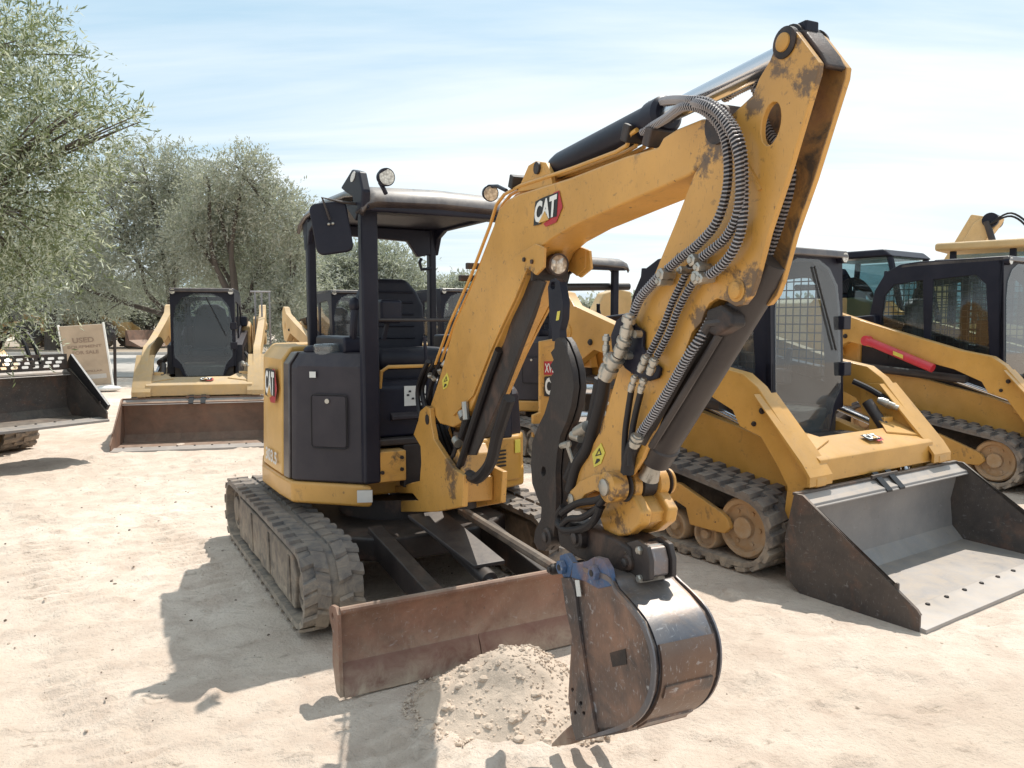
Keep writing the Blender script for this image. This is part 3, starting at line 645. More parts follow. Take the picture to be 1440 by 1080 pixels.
MB(BM).slab(cap, XV * (SF - SN - .04)).build('stick_cap', 'greasy', ex, bevel=.008)
MB(BM).box(-.07, -.03, -.01, .02, -.012, .014, Matrix.Translation(side(1122, 36, 0))).build('grease_block', 'black', ex, bevel=.004)
for yy in ((1035, 190), (1022, 205)):
    pass
pb = side(1018, 176, 0); MB(BM).cyl(pb - XV * .108, pb + XV * .05, .05, n=28).build('pivot_boss', 'greasy', ex)
# bucket cylinder
b0 = p1(-.03, 1056, 418); b1 = p1(-.03, 921, 643); bd = (b1 - b0).normalized(); BL_ = (b1 - b0).length
MB(BM).rev(b0 - bd * .12, b1, [(0, .04), (.05, .05), (BL_ + .05, .05), (BL_ + .055, .056), (BL_ + .12, .056), (BL_ + .125, .042)], 32).build('bucket_cylinder', 'steel', ex)
e0 = p1(-.03, 912, 672); MB(BM).rev(b1, e0, [(0, .03), (.02, .026), (.05, .03), ((e0 - b1).length, .034)], 20).build('cylinder_rod', 'zinc', ex)
bl0 = p1(-.10, 998, 455); bl1 = p1(-.10, 905, 622); MB(BM).tube([p1(-.09, 1020, 452), bl0, p1(-.10, 950, 540), bl1], .015, 10).build('cylinder_pipe', 'steel', ex)
MB(BM).tube([p1(-.09, 1012, 470), p1(-.10, 958, 560), p1(-.10, 916, 628)], .011, 10).build('cylinder_pipe', 'steel', ex)
MB(BM).slab(pp(-.105, [(992, 436), (1012, 428), (1028, 440), (1030, 458), (1005, 474), (990, 466)]), XV * .05).build('port_block', 'greasy', ex, bevel=.01)

# ------------------------------------------------------------------ linkage
def boss(q, x0, x1, r, name='pin_boss', mat='boom_paint', cap_=True):
    p = p1(-.12, *q); a = Vector((x0, p.y, p.z)); b_ = Vector((x1, p.y, p.z))
    o = MB(BM).rev(a, b_, [(0, r * .8), (.006, r), (x1 - x0 - .006, r), (x1 - x0, r * .8)], 24).build(name, mat, ex)
    if cap_: MB(BM).rev(a - XV * .012, a, [(0, r * .32), (.004, r * .55), (.014, r * .55)], 14).build('pin_end', 'steel' if mat == 'greasy' else 'zinc', o)
    return o
boss((862, 684), -.150, -.085, .050); boss((862, 684), -.0845, -.07, .054, mat='greasy', cap_=False); boss((862, 684), -.069, -.03, .047, cap_=False); boss((862, 684), -.029, .03, .043, mat='greasy', cap_=False); boss((862, 684), .031, .075, .047, cap_=False); boss((862, 684), .0755, .085, .05, mat='greasy', cap_=False); boss((862, 684), .0855, .105, .042, cap_=False); boss((803, 702), -.115, .07, .036)
lk = [(798, 704), (803, 690), (815, 676), (835, 667), (856, 665), (872, 682), (866, 702), (852, 696), (836, 690), (822, 696), (814, 708), (806, 716)]
for X in (-.118, .075): MB(BM).slab([Vector((X, p.y, p.z)) for p in pp(-.118, lk)], XV * .02).build('bucket_link', 'boom_paint', ex, bevel=.004)
pl = [(848, 684), (872, 684), (884, 700), (896, 722), (893, 740), (878, 753), (858, 757), (842, 748), (836, 728), (846, 706)]
pc = [(852, 690), (868, 690), (880, 706), (890, 724), (887, 738), (874, 748), (858, 751), (848, 744), (844, 728), (850, 706)]
for X in (-.072, .03): MB(BM).slab([Vector((X, p.y, p.z)) for p in pp(-.09, pl)], XV * .042).build('power_link', 'boom_paint', ex, bevel=.010, seg=3)
MB(BM).slab([Vector((-.035, p.y, p.z)) for p in pp(-.09, pc)], XV * .07).build('power_link_web', 'boom_paint', ex, bevel=.004)
# quick coupler
cpl = [(782, 742), (800, 732), (830, 742), (862, 756), (884, 770), (886, 800), (868, 812), (840, 800), (806, 782), (786, 768)]
MB(BM).slab([Vector((-.10, p.y, p.z)) for p in pp(-.10, cpl)], XV * .15).build('coupler', 'greasy', ex, bevel=.012, seg=3)
sh = [(884, 764), (902, 759), (916, 769), (921, 790), (921, 816), (906, 819), (880, 816), (870, 800)]
hk = pp(-.085, [(x - 6, y) for x, y in sh]); hc_ = sum(hk, Vector()) / len(hk)
for X in (-.088, -.004): MB(BM).slab([Vector((X, p.y, p.z)) for p in hk], XV * .018).build('coupler_hook', 'steel', ex, bevel=.004)
MB(BM).slab([Vector((-.069, hc_.y + (p.y - hc_.y) * .84, hc_.z + (p.z - hc_.z) * .84)) for p in hk], XV * .064).build('coupler_core', 'bucket_in', ex, bevel=.006)
for k, (dy, dz) in enumerate(((-.03, .05), (.035, .02), (-.035, -.04))): MB(BM).rev((-.10, hc_.y + dy, hc_.z + dz), (.025, hc_.y + dy, hc_.z + dz), [(0, .010), (.004, .014), (.12, .014), (.125, .010)], 6).build('coupler_bolt', 'zinc', ex)
MB(BM).slab([Vector((.018, p.y, p.z)) for p in pp(.018, [(888, 754), (898, 748), (914, 756), (926, 772), (933, 796), (932, 822), (920, 832), (908, 832), (906, 790)])], XV * .02).build('coupler_cheek', 'steel', ex, bevel=.004)
for q, r_, x0, x1 in (((812, 756), .04, -.13, .06), ((789, 799), .02, -.165, .05), ((838, 806), .02, -.165, .05), ((874, 792), .026, -.105, .05)):
    boss(q, x0, x1, r_, 'coupler_pin', 'greasy')
for pts, r_ in (([(790, 722), (812, 708), (836, 704), (846, 700), (852, 694)], .013), ([(784, 735), (796, 746), (822, 742), (838, 728), (844, 712)], .014), ([(792, 712), (784, 726), (790, 745), (806, 750)], .012), ([(850, 700), (838, 716), (818, 728), (800, 730), (788, 742)], .012)):
    MB(BM).tube(pp(-.13, pts), r_, 10, 6).build('hose', 'hose', ex)

# ------------------------------------------------------------------ thumb
MB(BM).slab(pp(-.095, [(770, 404), (773, 394), (780, 391), (787, 396), (792, 425), (791, 448), (787, 464), (788, 480), (776, 480), (775, 462), (772, 440)]), XV * .03, [pp(-.095, circ(777, 402, 3.5, 10, 5))[::-1]]).build('thumb_link', 'black', ex, bevel=.004)
MB(BM).slab(pp(-.096, [(784, 438), (788, 437), (786, 450), (782, 451)]), -XV * .001).build('warning_sticker', 'lab_y', ex)
th_o = [(780, 478), (786, 474), (792, 482), (800, 502), (805, 522), (807, 545), (803, 572), (797, 592), (788, 613), (783, 638), (781, 664), (782, 700), (780, 738), (776, 764), (766, 775), (756, 773), (750, 762), (752, 746), (760, 730), (761, 714), (755, 700), (748, 680), (746, 652), (748, 622), (756, 600), (765, 582), (771, 562), (775, 540), (772, 532), (778, 524), (773, 514), (778, 506), (774, 496), (779, 490)]
for X in (-.10, -.07):
    q = pp(-.10, th_o); MB(BM).slab([Vector((X, p.y, p.z)) for p in q], XV * .024, [[Vector((X, p.y, p.z)) for p in pp(-.10, circ(764, 663, 3.2, 12, 7))][::-1]]).build('thumb', 'greasy', ex, bevel=.003)
boss((765, 756), -.115, .10, .036, 'thumb_pin', 'greasy')
MB(BM).slab([Vector((-.07, p.y, p.z)) for p in pp(-.1, [(770, 748), (800, 730), (820, 745), (800, 765), (775, 768)])], XV * .12).build('thumb_mount', 'greasy', ex, bevel=.01)

# ------------------------------------------------------------------ bucket
BX0 = -.175; BW = .23
def bq(X, pts): return [Vector((X, p.y, p.z)) for p in pp(BX0, pts)]
side_o = [(791, 781), (797, 779), (803, 790), (812, 793), (826, 790), (834, 784), (845, 786), (852, 797), (856, 812), (866, 830), (884, 850), (904, 876), (917, 910), (921, 940), (918, 972), (906, 1000), (884, 1020), (850, 1032), (812, 1040), (808, 1020), (806, 1000), (803, 980), (804, 950), (808, 893), (800, 858), (793, 815), (788, 796)]
holes = [circ(807 + dx, y, 2.2, 8, 3) for dx, y in ((2, 969), (14, 988), (6, 1001), (18, 1002))]
bs = MB(BM).slab(bq(BX0, side_o), XV * .016, [bq(BX0, h)[::-1] for h in holes]).build('bucket', 'bucket', ex, bevel=.003)
MB(BM).slab(bq(BX0 + BW - .016, side_o), XV * .016).build('bucket_side_plate', 'bucket', bs, bevel=.003)
shell = [(822, 800), (856, 812), (866, 829), (884, 849), (904, 875), (917, 909), (921, 940), (918, 972), (906, 1000), (884, 1019), (850, 1031), (812, 1039)]
sp = spline(bq(0, shell), 4); sp2 = []
cen = sum(sp, Vector()) / len(sp)
mb = MB(BM); outer = [p + (p - cen).normalized() * .002 for p in sp]; inner = [p - (p - cen).normalized() * .014 for p in sp]
def strip(mb, A, B_, x0, x1):
    n = len(A); V = [[mb.v((x, p.y, p.z)) for p in L] for x in (x0, x1) for L in (A, B_)]
    for i in range(n - 1):
        mb.face([V[0][i], V[0][i + 1], V[2][i + 1], V[2][i]]); mb.face([V[1][i], V[1][i + 1], V[3][i + 1], V[3][i]])
        mb.face([V[0][i], V[0][i + 1], V[1][i + 1], V[1][i]]); mb.face([V[2][i], V[2][i + 1], V[3][i + 1], V[3][i]])
    for i in (0, n - 1): mb.face([V[0][i], V[1][i], V[3][i], V[2][i]])
strip(mb, outer, inner, BX0 + .0162, BX0 + BW - .0162); mb.build('bucket_shell', 'bucket_in', bs, ang=40)
# wear wrapper: lower plate lapped on the shell, and two strips
k0 = int(len(sp) * .46)
mb = MB(BM); strip(mb, [p + (p - cen).normalized() * .012 for p in sp[k0:]], [p + (p - cen).normalized() * .002 for p in sp[k0:]], BX0 + .018, BX0 + BW - .018); mb.build('wear_plate', 'wear', bs, ang=40)
for a in (.60, .76):
    i = int(len(sp) * a); mb = MB(BM); strip(mb, [p + (p - cen).normalized() * .018 for p in sp[i:i + 3]], [p + (p - cen).normalized() * .011 for p in sp[i:i + 3]], BX0 + .03, BX0 + BW - .03); mb.build('wear_strip', 'bucket', bs)
# rim bars on both side plates
for X in (BX0 - .006, BX0 + BW):
    mb = MB(BM); q = spline(bq(0, shell), 3); strip(mb, [p + (p - cen).normalized() * .008 for p in q], [p - (p - cen).normalized() * .012 for p in q], X, X + .006); mb.build('bucket_rim', 'bucket_in', bs, ang=40)
MB(BM).slab(bq(BX0 - .012, [(793, 812), (804, 812), (812, 830), (818, 880), (828, 950), (842, 1030), (814, 1040), (808, 1020), (803, 980), (805, 945), (808, 893), (800, 858)]), XV * .012, [bq(BX0 - .012, h)[::-1] for h in holes]).build('side_cutter', 'bucket', bs, bevel=.002)
MB(BM).slab(bq(BX0 - .012, [(813, 815), (819, 815), (822, 838), (816, 838)]), -XV * .001).build('part_label', 'label', bs)
MB(BM).slab(bq(BX0 - .002, [(858, 918), (880, 912), (882, 934), (862, 938)]), XV * .001).build('cast_badge', 'greasy', bs)
MB(BM).slab(bq(BX0 - .003, [(788, 781), (797, 778), (806, 792), (802, 812), (793, 812), (787, 798)]), XV * .024).build('bucket_ear', 'blue', bs, bevel=.003)
MB(BM).slab(bq(BX0 - .003, [(806, 792), (826, 789), (836, 783), (848, 786), (856, 800), (860, 824), (842, 828), (824, 818), (804, 812)]), XV * .024).build('bucket_ear', 'blue', bs, bevel=.003)
for q in ((793, 797), (839, 805)):
    p = p1(BX0 - .003, *q); MB(BM).cyl(p, p - XV * .02, .026, n=6).build('ear_bolt', 'blue', bs, bevel=.003); MB(BM).cyl(p - XV * .02, p - XV * .022, .011, n=12).build('bolt_hole', 'lab_k', bs)
for X in (BX0 + BW - .03,): MB(BM).slab(bq(X, [(806, 792), (826, 789), (836, 783), (848, 786), (856, 800), (860, 824), (842, 828), (824, 818), (804, 812)]), XV * .024).build('bucket_ear', 'steel', bs, bevel=.003)
# floor lip and teeth
lip = bq(BX0, [(806, 1016), (812, 1042), (880, 1030), (884, 1020), (840, 1022)])
MB(BM).slab(lip, XV * BW).build('bucket_lip', 'bucket', bs, bevel=.003)
for i in range(3):
    x = BX0 + .002 + i * (BW - .055) / 2
    A = bq(x, [(832, 1016), (800, 1022), (790, 1030), (796, 1040), (830, 1040)]); MB(BM).slab(A, XV * .052).build('tooth_adapter', 'rusty', bs, bevel=.006)
    c = bq(x + .004, [(804, 1016), (790, 1028), (773, 1046), (772, 1051), (798, 1048), (812, 1042)]); MB(BM).slab(c, XV * .04).build('bucket_tooth', 'rusty', bs, bevel=.006)

# ------------------------------------------------------------------ hoses with spiral guard on the stick
def guarded(path, X, r=.0138, step=.0068, Xs=None):
    P = [BM.on('X', q[0], q[1], (q[2] if len(q) > 2 else X)) for q in path]
    S = resample(spline(P, 8), step * .25)
    o = MB(BM).tube(S[::3], r * .8, 10).build('hydraulic_hose', 'hose', ex)
    mb = MB(BM); k = len(S); u = Vector((1, 0, 0)); hel = []
    t = (S[1] - S[0]).normalized(); u = (u - t * u.dot(t)).normalized()
    for i, p_ in enumerate(S):
        t = (S[min(i + 1, k - 1)] - S[max(i - 1, 0)]).normalized(); u = (u - t * u.dot(t)).normalized(); w = t.cross(u); a = i * math.pi / 3
        hel.append(p_ + (u * math.cos(a) + w * math.sin(a)) * r * .86)
    mb.tube(hel, r * .165, 5).build('spiral_guard', 'guard', o)
H = -.135
guarded([(914, 148, 0), (940, 141, -.06), (969, 141, H), (997, 145, H), (1024, 168, H), (1042, 206, H), (1046, 266, -.13), (1043, 319, -.13), (1030, 354, -.13), (1010, 378, -.13), (992, 390, -.13)], H)
guarded([(903, 186, -.05), (934, 168, -.08), (962, 150, H), (990, 155, H), (1014, 180, H), (1023, 217, H), (1022, 266, -.13), (1008, 312, -.13), (983, 342, -.13), (958, 362, -.13), (937, 380, -.13)], H)
guarded([(960, 143, -.1), (985, 146, -.155), (1008, 158, -.16), (1030, 190, -.16), (1040, 235, -.15), (1038, 296, -.14), (1022, 332, -.13), (1000, 352, -.13), (984, 364, -.13)], H, .0135)
guarded([(930, 386), (915, 402), (900, 420), (888, 448), (883, 462)], -.13, .0155)
guarded([(970, 374), (960, 395), (945, 426), (932, 460), (912, 500)], -.125, .0115)
guarded([(978, 394), (967, 410), (953, 437), (940, 470), (923, 502)], -.125, .0115)
guarded([(1014, 424, -.02), (1002, 445, -.07), (986, 474, -.11), (968, 500, -.125), (945, 540, -.125), (922, 578, -.125), (903, 606, -.125), (896, 618, -.12)], -.11, .0148)
guarded([(1018, 138, .02), (1040, 124, .02), (1062, 118, 0), (1076, 150, 0), (1084, 190, -.02), (1110, 222, -.02), (1112, 262, -.02), (1098, 312, -.02), (1078, 368, -.02), (1062, 410, -.02)], 0, .016)
guarded([(1060, 118, .03), (1086, 170, .03), (1118, 225, .02), (1120, 268, .02), (1104, 324, .02), (1086, 378, .01)], 0, .015)
# black bracket carrying the couplings
MB(BM).slab(pp(-.118, [(866, 450), (880, 440), (893, 458), (904, 466), (903, 488), (912, 504), (928, 518), (924, 532), (912, 536), (898, 533), (878, 518), (860, 492), (858, 472)]), XV * .014).build('hose_bracket', 'black', ex, bevel=.005)
for q in ((897, 470), (884, 500)): 
    p = p1(-.128, *q); MB(BM).cyl(p + XV * .01, p - XV * .012, .012, n=12).build('bolt', 'zinc', ex)
def coupling(q0, q1, r, X=-.155):
    a, b_ = p1(X, *q0), p1(X, *q1); L = (b_ - a).length
    MB(BM).rev(a, b_, [(0, r * .7), (L * .08, r * .75), (L * .1, r * 1.1), (L * .3, r * 1.1), (L * .32, r * .7), (L * .5, r * .72), (L * .52, r), (L * .8, r), (L * .82, r * .8), (L, r * .8)], 12).build('coupling', 'zinc', ex)
coupling((886, 442), (878, 478), .020); coupling((880, 474), (870, 500), .022); coupling((868, 500), (852, 532), .026); coupling((860, 498), (846, 530), .018, -.16)
coupling((910, 500), (900, 522), .013); coupling((921, 504), (913, 526), .013); coupling((894, 528), (886, 550), .011); coupling((906, 532), (900, 552), .011); coupling((897, 612), (891, 628), .018); coupling((853, 470), (852, 500), .012)
for q, r_ in (((934, 386), .022), ((932, 396), .016), ((978, 366), .02), ((986, 376), .016), ((984, 390), .024), ((990, 392), .016), ((962, 380), .013)):
    p = p1(-.14, *q); MB(BM).rev(p + XV * .03, p - XV * .02, [(0, r_ * .7), (.02, r_ * .7), (.022, r_ * .85), (.045, r_ * .85), (.048, r_ * .5), (.052, r_ * .45)], 6).build('hose_clamp', 'zinc', ex)
for pts, r_, X in (([(851, 530), (846, 560), (838, 590), (832, 612), (826, 632), (812, 655), (803, 690)], .024, -.10), ([(843, 532), (836, 570), (826, 612), (812, 640), (798, 672)], .018, -.07), ([(888, 548), (883, 580), (879, 612), (878, 650), (880, 668)], .010, -.125), ([(901, 552), (893, 585), (888, 615), (886, 655)], .010, -.125), ([(893, 622), (886, 640), (882, 665)], .022, -.115),
                 ([(822, 606), (808, 622), (797, 650), (800, 700)], .02, -.03)):
    MB(BM).tube(pp(X, pts), r_, 12, 6).build('hose', 'hose', ex)
for q0, q1, r_ in (((812, 608), (826, 600), .022), ((818, 616), (806, 612), .018), ((800, 624), (790, 627), .012)): 
    MB(BM).cyl(p1(-.11, *q0), p1(-.11, *q1), r_, n=12).build('fitting', 'zinc', ex)
MB(BM).slab(pp(-.12, [(788, 624), (801, 621), (802, 626), (800, 630), (806, 650), (803, 651), (796, 630), (789, 629)]), XV * .006).build('fitting_bracket', 'zinc', ex)
# ------------------------------------------------------------------ compact track loader
def track_loader(F, name, label, group, inner='bk_in', outer='bk_out', yel='yellow', lift=0., tall=1., front=True, brace=False, logo=True, glassm='glass_dusty', edge='bk_edge', reach=0.):
    root = thing(name, label, 'track loader', F, group)
    B = lambda: MB(F)
    for s in (-1, 1):
        x0, x1 = (-.94, -.54) if s < 0 else (.54, .94); out = s * .94
        belt(F, root, x0, x1, [(-.78, .26, .26), (.88, .24, .24), (.58, .50, .22)], .062, 'bar', .03, .026)
        wheel_disc(F, root, 'idler', s * .62, s * .88, -.76, .265, .20, 'roller', .35, 6)
        wheel_disc(F, root, 'idler', s * .62, s * .88, .88, .245, .19, 'roller', .35, 6)
        wheel_disc(F, root, 'sprocket', s * .62, s * .86, .58, .50, .17, 'roller', .4, 8)
        for yy in (-.44, -.16, .14, .44): wheel_disc(F, root, 'roller', s * .64, s * .87, yy, .15, .105, 'roller', .3)
        for pr in ([(.28, .50), (-.10, .50), (-.12, .33), (.12, .18), (.26, .18), (.34, .30)], [(-.13, .47), (-.24, .47), (-.60, .345), (-.66, .31), (-.69, .255), (-.64, .205), (-.52, .20), (-.34, .20), (-.30, .31), (-.20, .34), (-.13, .31)], [(.30, .42), (.42, .42), (.86, .32), (.92, .26), (.86, .19), (.44, .19)]):
            B().profile(pr, s * .875, s * .915).build('roller_frame', 'roller' if yel == 'yellow_dusty' else 'yellow_worn', root, bevel=.008)
        B().profile([(.6, .55), (-.66, .46), (-.7, .3), (.9, .3)], s * .60, s * .64).build('track_frame', 'frame_blk', root)
        # lower frame side and black engine side above it
        B().profile([(-.98, .33), (-1.0, .62), (-.88, .74), (-.55, .84), (.35, 1.03), (.95, 1.05), (.95, .5), (.6, .38)], s * .46, s * .56).build('chassis_side', yel, root, bevel=.01)
        B().profile([(-.5, .84), (-.4, 1.25), (.95, 1.45), (1.3, 1.45), (1.3, 1.0), (.35, 1.0)], s * .40, s * .50).build('engine_side', 'panel', root, bevel=.01)
        for i in range(7):
            y = .0 + i * .09; B().box(y * 0 + min(s * .501, s * .508), max(s * .501, s * .508), y, y + .06, 1.12 + y * .1, 1.2 + y * .1).build('side_vent', 'lab_k', root)
        # lift arm
        arm = [(1.42, 1.52), (1.40, 1.76), (1.31, 1.85), (1.22, 1.83), (1.12, 1.72), (.60, 1.56), (-.35, 1.30), (-.64, 1.25), (-.76, 1.17), (-.95, .95), (-1.17, .71), (-1.21, .64), (-1.21, .595), (-1.12, .575), (-1.09, .50), (-1.08, .36), (-.98, .36), (-1.0, .56), (-.93, .67), (-.79, .85), (-.62, .90), (-.56, 1.0), (-.29, 1.11), (.3, 1.24), (.86, 1.36), (1.14, 1.20), (1.3, 1.22)]
        ao = B().profile(arm, s * .665, s * .765).build('lift_arm', yel, root, bevel=.008)
        B().profile([(-.80, 1.10), (-.78, 1.13), (-1.15, .735), (-1.205, .66), (-1.205, .60), (-1.185, .60), (-1.185, .655), (-1.13, .72)], s * .60, s * .83).build('arm_flange', yel, ao, bevel=.004)
        for (yy, zz, r_) in ((1.22, 1.50, .055), (-.80, 1.02, .016), (-.74, .93, .013), (-1.10, .46, .035), (.9, 1.42, .02)):
            B().rev((s * .765, yy, zz), (s * .80, yy, zz), [(0, r_ * 1.3), (.008, r_ * 1.3), (.009, r_), (.02, r_ * .8)], 16).build('arm_pin', yel if r_ > .04 else 'greasy', ao)
        B().profile([(1.02, 1.2), (1.15, 1.62), (1.25, 1.66), (1.36, 1.6), (1.46, 1.2)], s * .57, s * .655).build('rear_tower', yel, root, bevel=.01)
        B().profile([(1.1, .55), (1.1, 1.2), (1.36, 1.2), (1.36, .6)], s * .57, s * .65).build('rear_frame', 'frame_blk', root, bevel=.01)
        B().tube([(s * .61, 1.1, 1.1), (s * .61, -.35, 1.0)], .045, 14).build('lift_cylinder', 'steel', root)
        B().tube([(s * .61, -.2, 1.0), (s * .61, -.86, .80)], .028, 12).build('cylinder_rod', 'chrome', root)
        # tilt cylinders at the front, brackets
        B().tube([(s * .50, -.75, 1.0), (s * .50, -1.05, .62)], .04, 12).build('tilt_cylinder', 'steel', root)
        B().tube([(s * .50, -1.02, .66), (s * .50, -1.10, .42)], .025, 12).build('cylinder_rod', 'chrome', root)
        B().box(min(s * .48, s * .60), max(s * .48, s * .60), -.90, -.78, .70, .90).build('step_box', yel, root, bevel=.008)
    # body between the tracks
    B().box(-.46, .46, -.92, 1.35, .22, .76).build('belly_pan', 'frame_blk', root, bevel=.02)
    B().profile([(-1.02, .30), (-1.0, .74), (-.95, .76), (-.95, .30)], -.46, .46).build('front_plate', yel, root, bevel=.01)
    B().profile([(.86, .6), (.86, 1.50), (1.0, 1.58), (1.45, 1.52), (1.56, 1.3), (1.58, .62)], -.54, .54).build('engine_hood', yel, root, bevel=.03, seg=3)
    B().profile([(.70, 1.50), (.72, 1.66), (1.2, 1.62), (1.22, 1.56), (.95, 1.52)], -.50, .50).build('hood_top', 'black', root, bevel=.02)
    # torque tube with sloping shelf and arched opening underneath
    shelf = [(-.93, .835), (-1.14, .755), (-1.16, .74), (-1.16, .60), (-1.145, .60), (-1.14, .72), (-.93, .80)]
    B().profile(shelf, -.665, .665).build('torque_shelf', yel, root, bevel=.006)
    fr = [(-.662, .36), (-.662, .63), (.662, .63), (.662, .36), (.58, .36), (.56, .50), (.48, .60), (-.48, .60), (-.56, .50), (-.58, .36)]
    B().slab([(x, -1.10, z) for x, z in fr], (0, .02, 0)).build('torque_front', yel, root, bevel=.003)
    for s in (-1, 1):
        B().slab([(s * .655, -.80, .89), (s * .655, -1.1, .772), (s * .34, -1.0, .81), (s * .42, -.92, .845), (s * .52, -.80, .89)], (0, 0, .012)).build('shelf_gusset', yel, root, bevel=.003)
        B().slab([(s * .655, -.62, .90), (s * .655, -.60, 1.12), (s * .655, -.75, 1.13), (s * .655, -1.12, .73), (s * .655, -.86, .80)], (-s * .012, 0, 0)).build('arm_gusset', yel, root, bevel=.003)
    B().box(-.25, .25, -.86, -.70, .775, .80).build('step_plate', 'frame_blk', root, bevel=.004)
    for i in range(8): B().box(-.24, .24, -.855 + i * .019, -.848 + i * .019, .80, .808).build('step_tread', 'steel', root)
    B().box(-.40, .40, -1.12, -1.06, .12, .40).build('coupler_plate', 'frame_blk', root, bevel=.01)
    if logo:
        d = cat_logo(F, (.0, -1.075, .789), (.14, -1.075, .789), (.0, -1.01, .811), root, .008, True)
        lettering(F, 'CAT', (-.568, 1.16, .80), (-.568, .80, .79), (-.568, 1.16, .93), .002, 'white', root, bold=.04)
    # cab
    H = 2.10 * tall
    def yf(z): return -.62 + (z - .75) * .045
    cab = [(.90, .95), (.86, 1.5), (.78, H - .30), (.66, H - .10), (.50, H - .02), (.30, H), (yf(H), H), (yf(H), H - .05), (yf(1.3), 1.3), (yf(.95), .95)]
    wA = [(.70, 1.52), (.66, H - .36), (.56, H - .24), (.24, H - .20), (.20, 1.34), (.30, 1.40)]
    wB = [(.13, 1.36), (.13, H - .20), (-.30, H - .17), (-.40, H - .27), (-.46, 1.30), (-.46, 1.14), (.13, 1.26)]
    for s in (-1, 1):
        o = B().profile(cab, s * .39, s * .42, [wA, wB]).build('cab_side', 'black', root, bevel=.006)
        for w_ in (wA, wB):
            mb = B(); ya, yb = min(p[0] for p in w_), max(p[0] for p in w_); za, zb = min(p[1] for p in w_), max(p[1] for p in w_)
            for i in range(9):
                y = ya + (yb - ya) * (i + .5) / 9; mb.tube([(s * .402, y, za), (s * .402, y, zb)], .005, 5)
            k = int((zb - za) / .062)
            for i in range(k):
                z = za + (zb - za) * (i + .5) / k; mb.tube([(s * .402, ya, z), (s * .402, yb, z)], .005, 5)
            # trim to opening happens naturally behind the frame; grid sits inside the frame plate
            mb.build('window_guard', 'lab_k', o)
            B().pane([(s * .408, y, z) for y, z in w_]).build('window_pane', glassm, o, smooth=False)
    B().profile([(.50, H - .02), (.30, H), (yf(H) - .05, H + .005), (yf(H) - .06, H - .05), (.3, H - .06), (.5, H - .07)], -.42, .42).build('cab_roof', 'roof', root, bevel=.015, seg=3)
    B().box(-.12, .12, .0, .28, H + .003, H + .03).build('roof_hatch', 'black', root, bevel=.008)
    bw = rrect(-.32, .32, 1.45, H - .14, .1)
    B().slab([(x, .80 - (z - .95) * .12, z) for x, z in ((-.40, .95), (.40, .95), (.40, H - .08), (-.40, H - .08))], (0, .03, 0), [[(x, .80 - (z - .95) * .12, z) for x, z in bw]]).build('cab_rear', 'black', root, bevel=.004)
    fo = [(-.42, .96), (-.42, H - .03), (-.39, H), (.39, H), (.42, H - .03), (.42, .96), (.32, .93), (.26, .80), (.24, .72), (-.24, .72), (-.26, .80), (-.32, .93)]
    fh = [(-.36, 1.10), (-.36, H - .44), (-.33, H - .26), (-.24, H - .14), (-.12, H - .085), (.12, H - .085), (.24, H - .14), (.33, H - .26), (.36, H - .44), (.36, 1.10), (.28, 1.0), (.22, .80), (-.20, .80), (-.27, 1.0)]
    P = lambda L, dy=0.: [(x, yf(z) + dy, z) for x, z in L]
    ff = B().slab(P(fo), (0, .045, 0), [P(fh)]).build('cab_front', 'black', root, bevel=.008)
    B().pane(P([(x * 1.06, (z - 1.4) * 1.03 + 1.4) for x, z in fh], -.006)).build('door_glass', glassm, ff, smooth=False)
    B().tube([(.05, yf(H - .1) - .02, H - .12), (.30, yf(1.35) - .02, 1.38)], .008, 6).build('wiper', 'lab_k', ff)
    for z in (1.24, H - .52): B().box(.36, .45, yf(z) - .05, yf(z) + .01, z - .05, z + .05).build('door_hinge', 'black', ff, bevel=.006)
    B().box(-.385, .385, -.58, .80, .72, .95).build('cab_floor', 'frame_blk', root, bevel=.01)
    for s in (-1, 1):
        l_ = B().rev((s * .38, yf(H) + .02, H - .04), (s * .38, yf(H) - .07, H - .045), [(0, .04), (.05, .045), (.07, .043)], 18).build('work_lamp', 'black', root)
        B().cyl((s * .38, yf(H) - .051, H - .044), (s * .38, yf(H) - .055, H - .044), .036, n=18).build('lamp_lens', 'lens', l_)
    # seat and controls inside
    sb = B(); sb.slab([(x, .38 + (z - 1.2) * .15, z) for x, z in ((-.24, 1.15), (.24, 1.15), (.26, 1.5), (.20, 1.78), (.10, 1.84), (-.10, 1.84), (-.20, 1.78), (-.26, 1.5))], (0, .10, 0)); sb.build('seat_back', 'seat', root, bevel=.03)
    B().box(-.25, .25, -.08, .42, 1.05, 1.18).build('seat_cushion', 'seat', root, bevel=.04)
    for s in (-1, 1):
        B().box(min(s * .26, s * .37), max(s * .26, s * .37), -.2, .35, 1.1, 1.22).build('armrest', 'panel', root, bevel=.02)
        B().tube([(s * .33, -.16, 1.2), (s * .33, -.2, 1.38)], .022, 8).build('joystick', 'lab_k', root)
    B().box(-.37, -.33, -.56, -.30, 1.1, 1.6).build('inner_pillar', 'panel', root, bevel=.01)
    # hoses on the right arm
    B().tube([(.55, -.60, 1.14), (.60, -.72, 1.08), (.62, -.86, 1.0)], .022, 8, 4).build('hose', 'hose', root)
    for i in range(2): B().rev((.52 + .05 * i, -.82, 1.02 - .02 * i), (.56 + .05 * i, -.93, .98 - .02 * i), [(0, .018), (.03, .028), (.07, .028), (.075, .02), (.12, .02)], 12).build('coupling', 'zinc', root)
